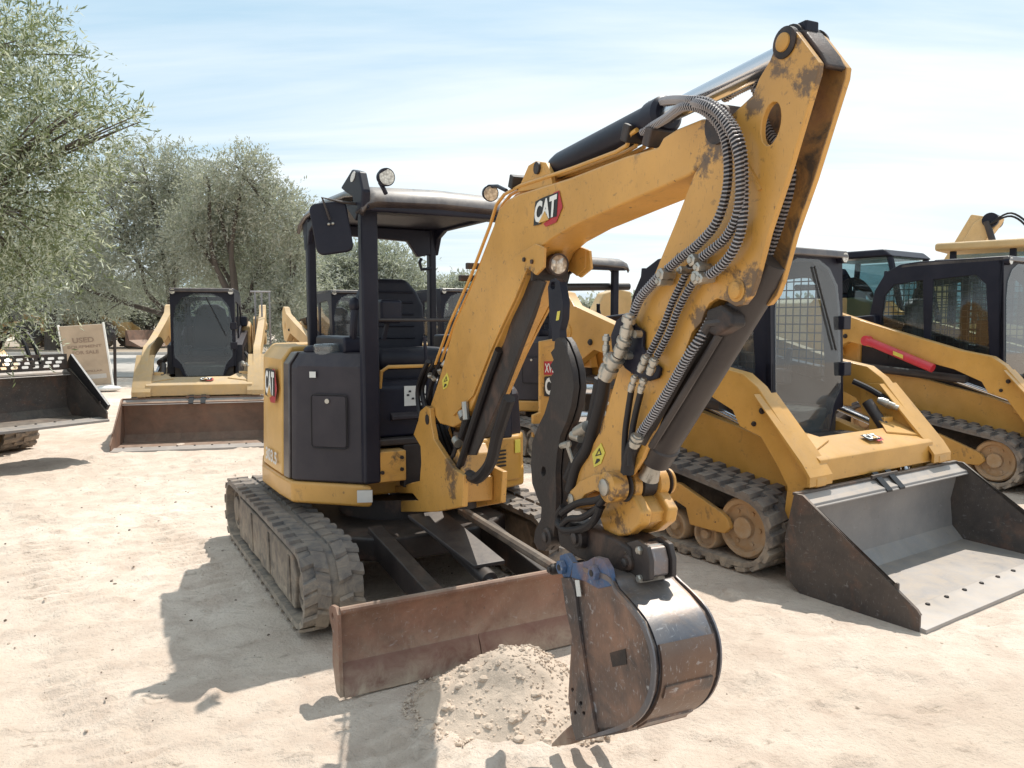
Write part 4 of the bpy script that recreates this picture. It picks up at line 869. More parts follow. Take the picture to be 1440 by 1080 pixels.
    # bucket
    if front:
        FB_ = Frame(0, 0, 0); FB_.M = F.M @ Matrix.Translation((0, -reach, 0)); B = lambda: MB(FB_)
        z = lift; by = -1.18
        prof = [(by - .05, .545), (by, .55), (by + .03, .30), (by + .01, .10), (by - .08, .02), (-1.94, .0), (-1.94, -.012), (by - .09, -.002)]
        Z = lambda L: [(y, zz + z) for y, zz in L]
        bo_ = B().profile(Z([(by - .10, .50), (by - .095, .525), (by, .56), (by + .045, .30), (by + .03, .08), (by - .06, 0.), (-1.86, -.014), (-1.86, .006), (by - .09, .022), (by - .01, .11), (by + .01, .30), (by - .03, .50)]), -.93, .93).build('bucket', inner, root, bevel=.004)
        for s in (-1, 1):
            sl = rrect(-1.83, -1.81, .17, .215, .008, 2) 
            B().profile(Z([(by + .0, .575), (by - .06, .575), (-1.93, .10), (-1.95, .075), (-1.95, -.014), (by - .06, -.014), (by + .04, .06), (by + .055, .30)]), s * .93, s * .945, [Z([(y, zz) for y, zz in sl])]).build('side_plate', outer, bo_, bevel=.002)
            B().slab([(s * .93, by - .02, .577 + z), (s * .93, by - .06, .577 + z), (s * .93, -1.935, .105 + z), (s * .93, -1.955, .08 + z), (s * .93, -1.94, .07 + z), (s * .93, by - .07, .56 + z)], (s * .02, 0, 0)).build('side_rim', outer, bo_)
        B().slab([(-.925, by - .105, .50 + z), (.925, by - .105, .50 + z), (.925, by - .012, .563 + z), (-.925, by - .012, .563 + z)], (0, .0, .006)).build('bucket_lip', edge, bo_)
        B().box(-.945, .945, by - .02, by + .012, .565 + z, .582 + z).build('top_bar', outer, bo_, bevel=.003)
        B().profile(Z([(-1.985, -.016), (-1.985, .012), (-1.80, .030), (-1.78, .024), (-1.78, .006)]), -.94, .94).build('cutting_edge', edge, bo_, bevel=.002)
        for i in range(9): 
            x = -.82 + i * .205; B().sphere((x, -1.82, .031 + z), .014, (1, 1, .6)).build('edge_bolt', 'greasy', bo_)
        for x in (-.13, .02): B().slab([(x, by - .11, .50 + z), (x + .06, by - .11, .50 + z), (x + .06, by + .0, .60 + z), (x, by + .0, .60 + z)], (0, 0, .012)).build('step_grip', 'lab_k', bo_)
        B().box(-.17, .13, by - .03, by - .015, .575 + z, .60 + z).build('step_grip', outer, bo_, bevel=.003)
    if brace:
        a = F.on('X', 1219, 479, -.80); b_ = F.on('X', 1312, 518, -.80)
        B().tube([a, b_], .045, 14).build('arm_brace', 'red', root); B().cyl((a.x - .03, a.y, a.z), (a.x + .1, a.y, a.z), .055, n=18).build('brace_pin', 'red', root)
        B().slab([Vector((a.x - .046, 0, 0)) + Vector((0, *(a.lerp(b_, t))[1:])) + Vector((0, 0, dz)) for t, dz in ((.45, .02), (.6, .02), (.6, -.02), (.45, -.02))], (-.001, 0, 0)).build('warning_sticker', 'lab_y', root)
    return root
G = 'compact track loaders parked in the yard'
A_ = Frame(1.78, 6.07, 34.5)
la = track_loader(A_, 'track_loader', 'compact track loader right behind the excavator arm, big grey bucket resting on the sand', G)
track_loader(Frame(4.88, 8.48, 34.5), 'track_loader', 'compact track loader at the right edge, red brace under its lift arm', G, tall=1.06, brace=True, glassm='glass')
track_loader(Frame(-4.46, 11.5, 15), 'track_loader', 'pale dust-covered track loader facing the camera at the left, brown bucket on the ground', G, inner='bk_brown', outer='bk_brown', yel='yellow_dusty', glassm='glass', tall=.97)
D_ = Frame(-7.25, 9.36, 60)
track_loader(D_, 'track_loader', 'track loader cut off by the left edge, dark bucket raised with perforated top guard', G, inner='bk_out', outer='bk_out', lift=.45, edge='bk_in', reach=.5)
track_loader(Frame(-2.95, 13.9, 30), 'track_loader', 'distant track loader seen between the canopy posts left of the excavator seat', G, yel='yellow_dusty', inner='bk_brown', outer='bk_brown')
track_loader(Frame(-1.05, 13.2, 30), 'track_loader', 'distant track loader seen beside the excavator seat just left of the boom', G, yel='yellow_dusty', inner='bk_brown', outer='bk_brown')

for y_, x_ in ((546, 848), (585, 836)):
    a = A_.on('X', 800, y_, -.80); b_ = A_.on('X', x_, y_ + 1, -.80); MB(A_).tube([a, b_], .047, 16).build('stabilizer_rod', 'chrome', la)
# ------------------------------------------------------------------ second mini excavator, seen through the first one's arm
E2 = Frame(.62, 9.7, 29)
e2 = thing('mini_excavator', 'second mini excavator half hidden behind the foreground arm, with red tag on its upright', 'mini excavator', E2)
excavator_base(E2, e2, False)
def q2(Y, pts): return [E2.on('Y', px, py, Y) for px, py in pts]
YV = Vector((0, 1, 0))
MB(E2).slab(q2(-.75, [(760, 480), (783, 476), (800, 500), (812, 560), (812, 600), (790, 620), (750, 620), (750, 584), (760, 580)]), YV * .05).build('boom_foot', 'yellow_worn', e2, bevel=.008)
MB(E2).slab(q2(-.752, [(765, 508), (779, 508), (779, 527), (765, 527)]), -YV * .003).build('tag', 'lab_r', e2)
q = q2(-.758, [(766, 524), (779, 524), (766, 511)]); lettering(E2, 'XV3', q[0], q[1], q[2], .002, 'white', e2)
q = q2(-.755, [(766, 555), (792, 555), (766, 531)]); cat_logo(E2, q[0], q[1], q[2], e2, .003, False)
a = E2.on('Y', 787, 404, -.3); b_ = E2.on('Y', 884, 403, -.3)
MB(E2).tube([a, b_], .045, 14).build('roll_bar', 'steel', e2)

# ------------------------------------------------------------------ backhoe loader far right, cab excavator beside it
def wheel(F, root, x0, x1, y, z, r):
    mb = MB(F); s = 1 if x1 > x0 else -1; w = abs(x1 - x0)
    mb.rev((x0, y, z), (x0 + s, y, z), [(0, r * .6), (.02, r * .85), (w * .15, r * .97), (w * .3, r), (w * .7, r), (w * .85, r * .97), (w - .02, r * .85), (w, r * .6), (w - .03, r * .58)], 32)
    n = 22
    for i in range(n):
        a = 2 * math.pi * i / n; T = Matrix.Translation((x0 + s * w / 2, y, z)) @ Matrix.Rotation(a, 4, 'X')
        mb.box(-w * .48 if i % 2 else 0, 0 if i % 2 else w * .48, -.035 * r, .035 * r, r * .97, r * 1.06, T)
    t = mb.build('wheel', 'rubber', root)
    MB(F).rev((x0, y, z), (x0 + s, y, z), [(w * .2, r * .56), (w * .75, r * .56), (w * .7, r * .5), (w * .45, r * .35), (w * .6, r * .18), (w * .6, .02)], 24).build('rim', 'yellow_dusty', t)
def backhoe(F, label, group=None, arm_=True):
    root = thing('backhoe_loader', label, 'backhoe loader', F, group); B = lambda: MB(F)
    for s in (-1, 1):
        wheel(F, root, s * .65, s * 1.1, .9, .68, .68); wheel(F, root, s * .7, s * 1.05, -1.2, .45, .45)
        B().profile([(.1, .9), (.15, 1.45), (.9, 1.6), (1.6, 1.3), (1.6, 1.1), (.9, 1.45), (.3, 1.3), (.2, .9)], s * .62, s * 1.08).build('fender', 'yellow_dusty', root, bevel=.02)
        for y in (-.15, .6, 1.35): B().box(min(s * .72, s * .80), max(s * .72, s * .80), y, y + .08, 1.2, 2.6).build('cab_post', 'black', root, bevel=.01)
        B().box(min(s * .75, s * .76), max(s * .75, s * .76), -.07, 1.35, 1.4, 2.55).build('cab_window', 'glass', root)
        B().profile([(-.4, 1.1), (-.5, 1.35), (-1.6, 1.0), (-2.2, .5), (-2.1, .35), (-1.5, .75)], s * .5, s * .62).build('loader_arm', 'yellow_dusty', root, bevel=.02)
    B().profile([(-1.9, .6), (-1.95, 1.2), (-1.7, 1.38), (-.2, 1.5), (-.2, .5)], -.42, .42).build('engine_hood', 'yellow_dusty', root, bevel=.04, seg=3)
    B().box(-.6, .6, -.2, 1.7, .5, 1.2).build('body', 'yellow_dusty', root, bevel=.03)
    B().plan([(-.95, -.4), (.95, -.4), (.95, 1.6), (-.95, 1.6)], 2.6, 2.72).build('cab_roof', 'yellow_dusty', root, bevel=.04, seg=3)
    B().box(-.7, .7, -.12, -.1, 1.4, 2.55).build('windscreen', 'glass', root)
    B().box(-.25, .25, .5, .65, 1.2, 2.0).build('seat_back', 'seat', root, bevel=.04)
    B().profile([(-2.0, .15), (-2.2, .7), (-2.35, .68), (-2.3, .3), (-2.9, .12), (-2.9, .08)], -1.1, 1.1).build('bucket', 'bk_out', root, bevel=.01)
    # folded digging arm standing behind the cab
    if not arm_: return root
    S = lambda L, dy=-.8: [(y + dy, z + .1) for y, z in L]
    B().profile(S([(1.7, .6), (1.75, 1.2), (2.3, 2.6), (2.0, 3.05), (1.95, 3.15), (2.1, 3.25), (2.35, 3.1), (2.6, 2.6), (2.05, 1.1), (2.0, .6)]), 1.16, 1.44).build('boom', 'yellow_dusty', root, bevel=.02)
    B().profile(S([(2.2, 3.2), (2.4, 3.25), (2.95, 2.2), (2.7, 1.0), (2.55, 1.0), (2.65, 2.2)]), 1.2, 1.4).build('stick', 'yellow_dusty', root, bevel=.02)
    B().cyl((1.1, 1.3, 3.22), (1.5, 1.3, 3.22), .12, n=20).build('knuckle_pin', 'black', root)
    B().tube([(1.1, 1.35, 3.2), (1.1, 1.1, 2.4)], .05, 12).build('boom_cylinder', 'steel', root)
    for k in range(2): B().tube([(1.05, .75, 2.6), (1.02, .75 - .05 * k, 3.0), (1.05, 1.0, 3.25 + .05 * k), (1.08, 1.3, 3.15)], .016, 8, 6).build('hose', 'hose', root)
    return root
backhoe(Frame(8.0, 11.2, 48), 'tall backhoe loader with flat yellow roof and folded arm behind the right-hand loader')
MB(E2).slab([E2.on('Y', px, py, 1.6) for px, py in ((850, 412), (870, 406), (888, 410), (892, 446), (830, 446), (838, 436))], YV * .2).build('counterweight_arm', 'yellow_dusty', e2, bevel=.03)

def cab_excavator(F, label):
    root = thing('cab_excavator', label, 'excavator', F); B = lambda: MB(F)
    for x0, x1 in ((-1.0, -.6), (.6, 1.0)): belt(F, root, x0, x1, [(-1.0, .3, .3), (1.1, .3, .3)], .08, 'bar')
    B().box(-.6, .6, -.7, .8, .25, .6).build('car_body', 'frame_blk', root, bevel=.02)
    B().plan([(-.9, -.8), (.9, -.8), (.95, .9), (.5, 1.3), (-.5, 1.3), (-.95, .9)], .7, .95).build('house_frame', 'yellow_dusty', root, bevel=.03)
    B().plan([(-.9, .5), (.9, .5), (.9, .9), (.5, 1.25), (-.5, 1.25), (-.9, .9)], .95, 1.6).build('engine_cover', 'yellow_dusty', root, bevel=.04)
    B().box(.2, .9, -.75, .5, .95, 1.5).build('side_cover', 'panel', root, bevel=.03)
    for x in (-.9, .0):
        for y, t in ((-.75, -.55), (.45, .4)):
            B().tube([(x, y, .95), (x, y, 1.6), (x, t, 2.42)], .04, 8).build('cab_post', 'black', root)
        B().profile([(-.72, 1.3), (-.56, 2.38), (.38, 2.38), (.42, 1.3)], x - .004, x + .004).build('cab_window', 'glass', root)
    B().profile([(-.62, 2.40), (-.5, 2.5), (.4, 2.5), (.5, 2.40)], -.96, .06).build('cab_roof', 'black', root, bevel=.03, seg=3)
    B().slab([(-.9, -.74, 1.3), (0, -.74, 1.3), (0, -.58, 2.38), (-.9, -.58, 2.38)], (0, .008, 0)).build('windscreen', 'glass', root)
    B().box(-.9, 0, -.76, .5, .95, 1.28).build('cab_base', 'black', root, bevel=.02)
    B().box(-.65, -.25, .1, .22, 1.2, 2.0).build('seat_back', 'seat', root, bevel=.04)
    return root
cab_excavator(Frame(5.2, 11.0, 36), 'black-cabbed excavator showing only its glass cab top behind the right-hand loader')

# compact loader rear with hoses, seen between the two right-hand loaders
F3 = Frame(4.2, 10.3, 34)
r3 = thing('roller_machine', 'low yellow machine with a black bar and looping black hoses between the two right-hand loaders', 'machine', F3)
def q3(pts, Y=0.): return [F3.on('Y', px, py, Y) for px, py in pts]
MB(F3).slab(q3([(1150, 425), (1180, 418), (1215, 418), (1240, 430), (1240, 520), (1150, 520)]), YV * 1.4).build('body', 'yellow_dusty', r3, bevel=.03)
MB(F3).tube(q3([(1120, 386), (1186, 385)]), .05, 12).build('roll_bar', 'black', r3)
MB(F3).tube(q3([(1120, 404), (1180, 404)]), .035, 10).build('roll_bar', 'steel', r3)
MB(F3).slab(q3([(1178, 378), (1190, 378), (1199, 393), (1200, 418), (1178, 420)]), YV * .1).build('hose_tower', 'black', r3, bevel=.02)
for k in range(4): MB(F3).tube(q3([(1182 + k * 2, 412), (1186 + k * 3, 398 - k), (1202, 393 + k * 3), (1216, 400 + k * 3), (1226, 414 + k * 2)]), .028, 8, 6).build('hose', 'hose', r3)
for x in (-.3, .9): wheel(F3, r3, x, x + .3, -.2, .45, .45)

# perforated guard and arm of the left loader
mbg = MB(D_); hol = []
for r_ in range(3):
    for c_ in range(15): hol.append([(x, -1.7, z) for x, z in rrect(-.88 + c_ * .118 + r_ * .03, -.80 + c_ * .118 + r_ * .03, 1.045 + r_ * .045, 1.075 + r_ * .045, .008, 1)])
mbg.slab([(-.94, -1.7, 1.02), (.94, -1.7, 1.02), (.94, -1.7, 1.20), (-.94, -1.7, 1.20)], (0, .012, 0), hol)

dl = [o for o in bpy.data.objects if o.name.startswith('track_loader') and 'left edge' in o.get('label', '')][0]
mbg.build('perforated_guard', 'bk_out', dl)
for k in range(2):
    MB(D_).tube([(.45 + k * .1, -.9, 1.2), (.52 + k * .1, -1.2, 1.5), (.56 + k * .1, -1.45, 1.4), (.60 + k * .1, -1.6, 1.05)], .022, 8, 6).build('hose', 'hose', dl)
MB(D_).profile([(-1.6, 1.0), (-1.75, 1.2), (-2.45, .62), (-2.4, .56)], .95, .985).build('guard_arm', 'lab_k', dl, bevel=.006)
mr_ = [o for o in bpy.data.objects if 'facing the camera' in o.get('label', '')][0]
C_ = Frame(-4.46, 11.5, 15)
for x in (.62, .72, .84): MB(C_).tube([(x, .9, 1.2), (x, .9, 2.05)], .014, 6).build('rear_rail', 'guard', mr_)
MB(C_).tube([(.55, .9, 2.05), (.86, .9, 2.05)], .014, 6).build('rear_rail', 'guard', mr_)

# ------------------------------------------------------------------ far wheel loaders and sign
def yard_loader(F, label):
    root = thing('wheel_loader', label, 'wheel loader', F, 'wheel loaders in the far yard'); B = lambda: MB(F)
    for y in (-1.5, 1.5):
        for s in (-1, 1): wheel(F, root, s * .75, s * 1.3, y, .8, .8)
    B().box(-.8, .8, .4, 3.0, .8, 2.2).build('engine_hood', 'yellow_dusty', root, bevel=.1)
    B().box(-.6, .6, -2.2, .4, .6, 1.5).build('front_frame', 'yellow_dusty', root, bevel=.08)
    B().box(-.75, .75, -.5, .7, 1.5, 3.1).build('cab', 'black', root, bevel=.08)
    B().box(-.77, .77, -.3, .5, 2.0, 2.9).build('cab_window', 'glass', root)
    for s in (-1, 1): B().profile([(-1, 1.6), (-1, 2.0), (-2.6, 1.2), (-3.4, .4), (-3.2, .3), (-2.4, .9)], s * .5, s * .62).build('lift_arm', 'yellow_dusty', root, bevel=.02)
    B().profile([(-3.3, .2), (-3.3, 1.0), (-3.4, 1.05), (-3.55, .5), (-4.3, .15), (-4.3, .1)], -1.35, 1.35).build('bucket', 'bk_brown', root, bevel=.02)
    return root
for x, y, a, t in ((-29.5, 46, 100, 'farthest left wheel loader across the road, half hidden by leaves'), (-24.0, 45, 75, 'wheel loader across the road just left of the sign board'), (-19.5, 49, 60, 'faint wheel loader across the road right of the sign board')):
    yard_loader(Frame(x, y, a), t)
SG = Frame(-9.5, 17.6, 14)
sg = thing('sign_board', 'tan sign board reading USED standing by the road on white sandbags', 'sign', SG)
TL = Matrix.Rotation(R(8), 4, 'X') @ Matrix.Rotation(R(-4), 4, 'Y')
MB(SG).box(-.44, .44, 0, .05, .12, 1.50, TL).build('board', 'slate', sg, bevel=.01)
MB(SG).box(-.47, -.44, -.01, .06, .02, 1.53, TL).build('board_edge', 'white', sg); MB(SG).box(.44, .47, -.01, .06, .02, 1.53, TL).build('board_edge', 'white', sg)
def st_(txt, x0, x1, z0, z1): 
    a, b_, c = [TL @ Vector(p) for p in ((x0, -.001, z0), (x1, -.001, z0), (x0, -.001, z1))]; lettering(SG, txt, a, b_, c, .004, 'sign_txt', sg, bold=.03)
st_('USED', -.22, .22, 1.11, 1.23); st_('EQUIPMENT', -.34, .36, .98, 1.055); st_('FOR SALE', -.26, .28, .85, .93); st_('CATERPILLAR', -.30, .30, .44, .48)
MB(SG).box(-.36, .36, -.003, .0, .28, .38, TL).build('board_patch', 'concrete', sg)
for x in (-.42, .42): MB(SG).box(x - .03, x + .03, .3, .34, .0, 1.3, Matrix.Rotation(R(-6), 4, 'X')).build('rear_leg', 'steel', sg)
for x, lb in ((-.15, 'white sandbag on the left foot of the sign board'), (.35, 'white sandbag on the right foot of the sign board')):
    w_ = SG.w(x, -.12); FB = Frame(w_.x, w_.y, 20); o = thing('sandbag', lb, 'sandbag', FB, 'sandbags at the sign board'); MB(FB).sphere((0, 0, .06), .3, (1, .5, .24), 3).build('bag', 'white', o)
# ------------------------------------------------------------------ ground: one sheet, fine near the camera
def vnoise(x, y, seed):
    def h(i, j): 
        n = (i * 374761393 + j * 668265263 + seed * 974711) & 0xffffffff
        n = ((n ^ (n >> 13)) * 1274126177) & 0xffffffff
        return ((n ^ (n >> 16)) & 0xffff) / 65535.
    xi = np.floor(x).astype(np.int64); yi = np.floor(y).astype(np.int64); fx = x - xi; fy = y - yi
    fx = fx * fx * (3 - 2 * fx); fy = fy * fy * (3 - 2 * fy)
    return (h(xi, yi) * (1 - fx) + h(xi + 1, yi) * fx) * (1 - fy) + (h(xi, yi + 1) * (1 - fx) + h(xi + 1, yi + 1) * fx) * fy
def fbm(x, y, seed, o=4):
    s = 0; a = .5
    for k in range(o): s = s + a * (vnoise(x * 2 ** k, y * 2 ** k, seed + k) - .5); a *= .5
    return s
def axis(lo, hi, fine, far, n):
    a = list(np.arange(lo, hi, fine)); step = fine; x = a[-1]
    while x < far: step *= 1.18; x += step; a.append(x)
    step = fine; x = a[0]
    while x > -far: step *= 1.18; x -= step; a.insert(0, x)
    return np.array(a)
gx = axis(-5, 5.5, .028, 1500, 0); gy = axis(1.6, 9, .028, 1500, 0); gy = gy[gy > -60]
X, Y = np.meshgrid(gx, gy); 
fade = np.clip((16 - np.hypot(X, Y - 4)) / 8, 0, 1)
Zg = (fbm(X * 1.2, Y * 1.2, 3, 3) * .06 + fbm(X * 5, Y * 6, 11, 4) * .032 + np.maximum(0, fbm(X * 7, Y * 12, 29, 4) - .09) * .13 - np.maximum(0, fbm(X * 4, Y * 7, 63, 4) - .19) * .2) * fade
# keep it level under the machines
def flat(cx, cy, hx, hy, deg):
    t = R(deg); dx = X - cx; dy = Y - cy; u = dx * math.cos(t) + dy * math.sin(t); w = -dx * math.sin(t) + dy * math.cos(t)
    return np.clip(np.maximum(np.abs(u) - hx, np.abs(w) - hy) / .25, 0, 1)
for c in ((-.68, 5.0, 1.0, 1.65, 29), (2.2, 5.4, 1.0, 2.1, 34.5), (5.3, 7.8, 1., 2.1, 34.5)): Zg *= (.12 + .88 * flat(*c))
# wheel ruts in the near sand
for (ax_, ay_, bx_, by_, w_) in ((-4.5, 2.6, .2, 2.2, .18), (-3.8, 5.5, -1.2, 2.0, .16)):
    L_ = math.hypot(bx_ - ax_, by_ - ay_); d = np.abs((X - ax_) * (by_ - ay_) - (Y - ay_) * (bx_ - ax_)) / L_
    Zg -= .018 * np.exp(-(d / w_) ** 2) * fade; Zg += .01 * np.exp(-((d - w_ * 1.8) / (w_ * .6)) ** 2) * fade
# crawler prints pressed into the sand
for (ax_, ay_, bx_, by_) in ((-4.2, 6.6, -.6, 1.6), (-3.5, 7.0, .1, 2.0), (-.5, 2.9, 3.4, 1.9)):
    L_ = math.hypot(bx_ - ax_, by_ - ay_); ux, uy = (bx_ - ax_) / L_, (by_ - ay_) / L_
    t_ = (X - ax_) * ux + (Y - ay_) * uy; d_ = (X - ax_) * uy - (Y - ay_) * ux + .05 * np.sin(t_ * 1.3)
    inside = np.clip((.17 - np.abs(d_)) / .03, 0, 1) * np.clip(t_ / .4, 0, 1) * np.clip((L_ - t_) / .4, 0, 1) * np.clip(fbm(X * 1.5, Y * 1.5, 51, 2) * 4 + .75, 0, 1)
    Zg += (.012 * np.sign(np.sin(t_ * 2 * math.pi / .115 + np.abs(d_) * 6)) - .012) * inside * fade
Zg -= .012
ny, nx = X.shape
me = bpy.data.meshes.new('ground'); idx = np.arange(nx * ny).reshape(ny, nx)
F_ = np.stack([idx[:-1, :-1], idx[:-1, 1:], idx[1:, 1:], idx[1:, :-1]], -1).reshape(-1, 4)
def fastmesh(name, V, Fa, smooth=True):
    me = bpy.data.meshes.new(name); k = Fa.shape[1]
    me.vertices.add(len(V)); me.vertices.foreach_set('co', V.astype(np.float32).ravel())
    me.loops.add(Fa.size); me.loops.foreach_set('vertex_index', Fa.astype(np.int32).ravel())
    me.polygons.add(len(Fa)); me.polygons.foreach_set('loop_start', np.arange(0, Fa.size, k, dtype=np.int32))
    me.polygons.foreach_set('use_smooth', np.full(len(Fa), smooth)); me.update(calc_edges=True); me.validate(); return me
me = fastmesh('ground', np.stack([X, Y, Zg], -1).reshape(-1, 3), F_)
gr = bpy.data.objects.new('ground', me); COL.objects.link(gr); tag(gr, 'pale trodden sandy ground of the yard', 'ground', kind='structure')
m, nt, b = newmat('sand'); co = N(nt, 'ShaderNodeTexCoord').outputs['Object']
n1 = noise(nt, co, .55, 6, .6, .3); n2 = noise(nt, co, 4, 8, .68, .5); n3 = noise(nt, co, 38, 6, .7); n4 = noise(nt, mapped(nt, co, (1, 2.4, 1)), 7, 7, .75, 1.2)
c = mix(nt, ramp(nt, n1, .35, .68).outputs[0], (.60, .485, .385), (.78, .665, .56))
c = mix(nt, mul(nt, ramp(nt, n2, .42, .66).outputs[0], .7), c, (.50, .385, .305))
c = mix(nt, mul(nt, ramp(nt, n4, .58, .70).outputs[0], .7), c, (.25, .19, .14))  # shade of small crevices painted into the sand as dark streaks
c = mix(nt, mul(nt, ramp(nt, n3, .60, .72).outputs[0], .35), c, (.18, .14, .11))
# darker scrub and litter towards the trees
sx = N(nt, 'ShaderNodeSeparateXYZ'); nt.links.new(co, sx.inputs[0])
nt.links.new(c, b.inputs['Base Color']); b.inputs['Roughness'].default_value = .95
bp = N(nt, 'ShaderNodeBump'); bp.inputs['Strength'].default_value = 1.; bp.inputs['Distance'].default_value = .04
nt.links.new(mix(nt, .45, n2, n3), bp.inputs['Height']); nt.links.new(bp.outputs[0], b.inputs['Normal']); M['sand'] = m; gr.data.materials.append(m)
M['clod'] = surf('dirt_clods', (.55, .44, .345), .95, dust=0, grime=0, bump=1., var=.25)
M['litter'] = surf('dry_litter', (.10, .07, .05), .9, dust=.2, grime=0, bump=.1, var=.4)
# road across the back
def sheet(name, pts, mat, label, cat, z=.006):
    mb = MB(); mb.face([mb.v((x, y, z)) for x, y in pts]); o = mb.build(name, mat, smooth=False); tag(o, label, cat, kind='structure'); return o
M['road'] = surf('pale_road', (.40, .385, .365), .85, dust=.3, grime=.05, bump=.1)
M['verge'] = surf('shaded_verge', (.30, .24, .18), .95, dust=.2, grime=.3, bump=.5)
sheet('road', [(-60, 20.5), (-8, 22.0), (40, 23.5), (40, 38), (-8, 36), (-60, 35)], 'road', 'pale service road running across behind the machines', 'road')
sheet('verge', [(-60, 36.5), (40, 39.5), (40, 60), (-60, 60)], 'verge', 'earthy verge under the trees across the road', 'verge', .005)
mb = MB()
for y0, x0, x1, y1 in ((35.1, -60, -8, 36.1), (36.1, -8, 40, 38.1)): mb.slab([(x0, y0, .0), (x1, y1, .0), (x1, y1 + .2, .0), (x0, y0 + .2, .0)], (0, 0, .13))
o = mb.build('kerb', 'concrete', smooth=False); tag(o, 'low concrete kerb along the far side of the road', 'kerb', kind='structure')

# dirt heap by the bucket
def ongr(px, py): 
    r = ray(px, py); t = -EYE.z / r.z; return EYE + r * t
rng = np.random.default_rng(4)
hc = ongr(728, 985)
n = 150; gx2 = np.linspace(-.75, .75, n); gy2 = np.linspace(-.62, .62, n); HX, HY = np.meshgrid(gx2, gy2)
r_ = np.hypot((HX + .12 * HY) / .37, HY / .30); ang = np.arctan2(HY, HX)
hz = .22 * np.exp(-(r_ * 1.35) ** 2) * (1 + .5 * fbm(HX * 3, HY * 3, 5, 3)) + .09 * fbm(HX * 7, HY * 7, 8, 5) * np.clip(1.35 - r_, 0, 1) + .03 * np.maximum(0, fbm(HX * 22, HY * 22, 9, 3)) * np.clip(1.3 - r_, 0, 1)
hz += -.05 * np.clip((r_ - .9) / .55, 0, 1)
V = np.stack([HX, HY, hz], -1).reshape(-1, 3); idx = np.arange(n * n).reshape(n, n)
me = fastmesh('dirt_heap', V, np.stack([idx[:-1, :-1], idx[:-1, 1:], idx[1:, 1:], idx[1:, :-1]], -1).reshape(-1, 4))
hp = bpy.data.objects.new('dirt_heap', me); COL.objects.link(hp); hp.location = (hc.x, hc.y, 0); me.materials.append(M['clod']); tag(hp, 'low heap of loose crumbly dirt between the blade and the digging bucket', 'dirt heap')
# clods and pebbles
def rocks(name, P, S, mat, label, cat, parent=None):
    base = bmesh.new(); bmesh.ops.create_icosphere(base, subdivisions=2, radius=1); bv = np.array([v.co[:] for v in base.verts]); bf = np.array([[v.index for v in f.verts] for f in base.faces]); base.free()
    k = len(bv); jit = 1 + .22 * (rng.random((len(P), k, 1)) - .5) * 2; sc = S[:, None, None] * (np.array([1, .8, .62]) * (1 + .3 * (rng.random((len(P), 1, 3)) - .5)))
    a = rng.random(len(P)) * 6.28; ca, sa = np.cos(a)[:, None], np.sin(a)[:, None]; L = bv[None] * jit * sc
    Lx = L[..., 0] * ca - L[..., 1] * sa; Ly = L[..., 0] * sa + L[..., 1] * ca
    V = np.stack([Lx + P[:, 0:1], Ly + P[:, 1:2], L[..., 2] + P[:, 2:3]], -1).reshape(-1, 3)
    Fa = (bf[None] + (np.arange(len(P)) * k)[:, None, None]).reshape(-1, 3); me = fastmesh(name, V, Fa, False); me.materials.append(M[mat])
    o = bpy.data.objects.new(name, me); COL.objects.link(o); tag(o, label, cat, kind='stuff'); return o
k = 2600; a = rng.random(k) * 6.28; rr = np.sqrt(rng.random(k)) * 1.15; px_ = np.cos(a) * rr * .42; py_ = np.sin(a) * rr * .34
ix = np.clip(((px_ + .75) / 1.5 * (n - 1)).astype(int), 0, n - 1); iy = np.clip(((py_ + .62) / 1.24 * (n - 1)).astype(int), 0, n - 1)
P = np.stack([px_ + hc.x, py_ + hc.y, np.maximum(hz[iy, ix], -.004)], -1); S = .002 + .006 * rng.random(k) + .022 * rng.random(k) ** 22
rocks('loose_clods', P, S, 'clod', 'crumbled clods spilled over the dirt heap', 'clods')
k = 5200; P = np.stack([rng.uniform(-4.5, 4.5, k), 1.8 + 7 * rng.random(k) ** 1.3, np.zeros(k)], -1); S = .0012 + .009 * rng.random(k) ** 9
jx = np.searchsorted(gx, P[:, 0]).clip(0, nx - 1); jy = np.searchsorted(gy, P[:, 1]).clip(0, ny - 1); P[:, 2] = Zg[jy, jx]
rocks('pebbles', P, S, 'clod', 'small pebbles and crumbs scattered on the sand', 'pebbles')
k = 1000; P = np.stack([rng.normal(-2.9, 1.5, k), rng.normal(4.6, 2.0, k), np.zeros(k)], -1); P = P[P[:, 1] > 2]; S = .0015 + .010 * rng.random(len(P)) ** 5
jx = np.searchsorted(gx, P[:, 0]).clip(0, nx - 1); jy = np.searchsorted(gy, P[:, 1]).clip(0, ny - 1); P[:, 2] = Zg[jy, jx]
rocks('leaf_litter', P, S, 'litter', 'dark dry leaf scraps littering the sand at the left', 'litter')

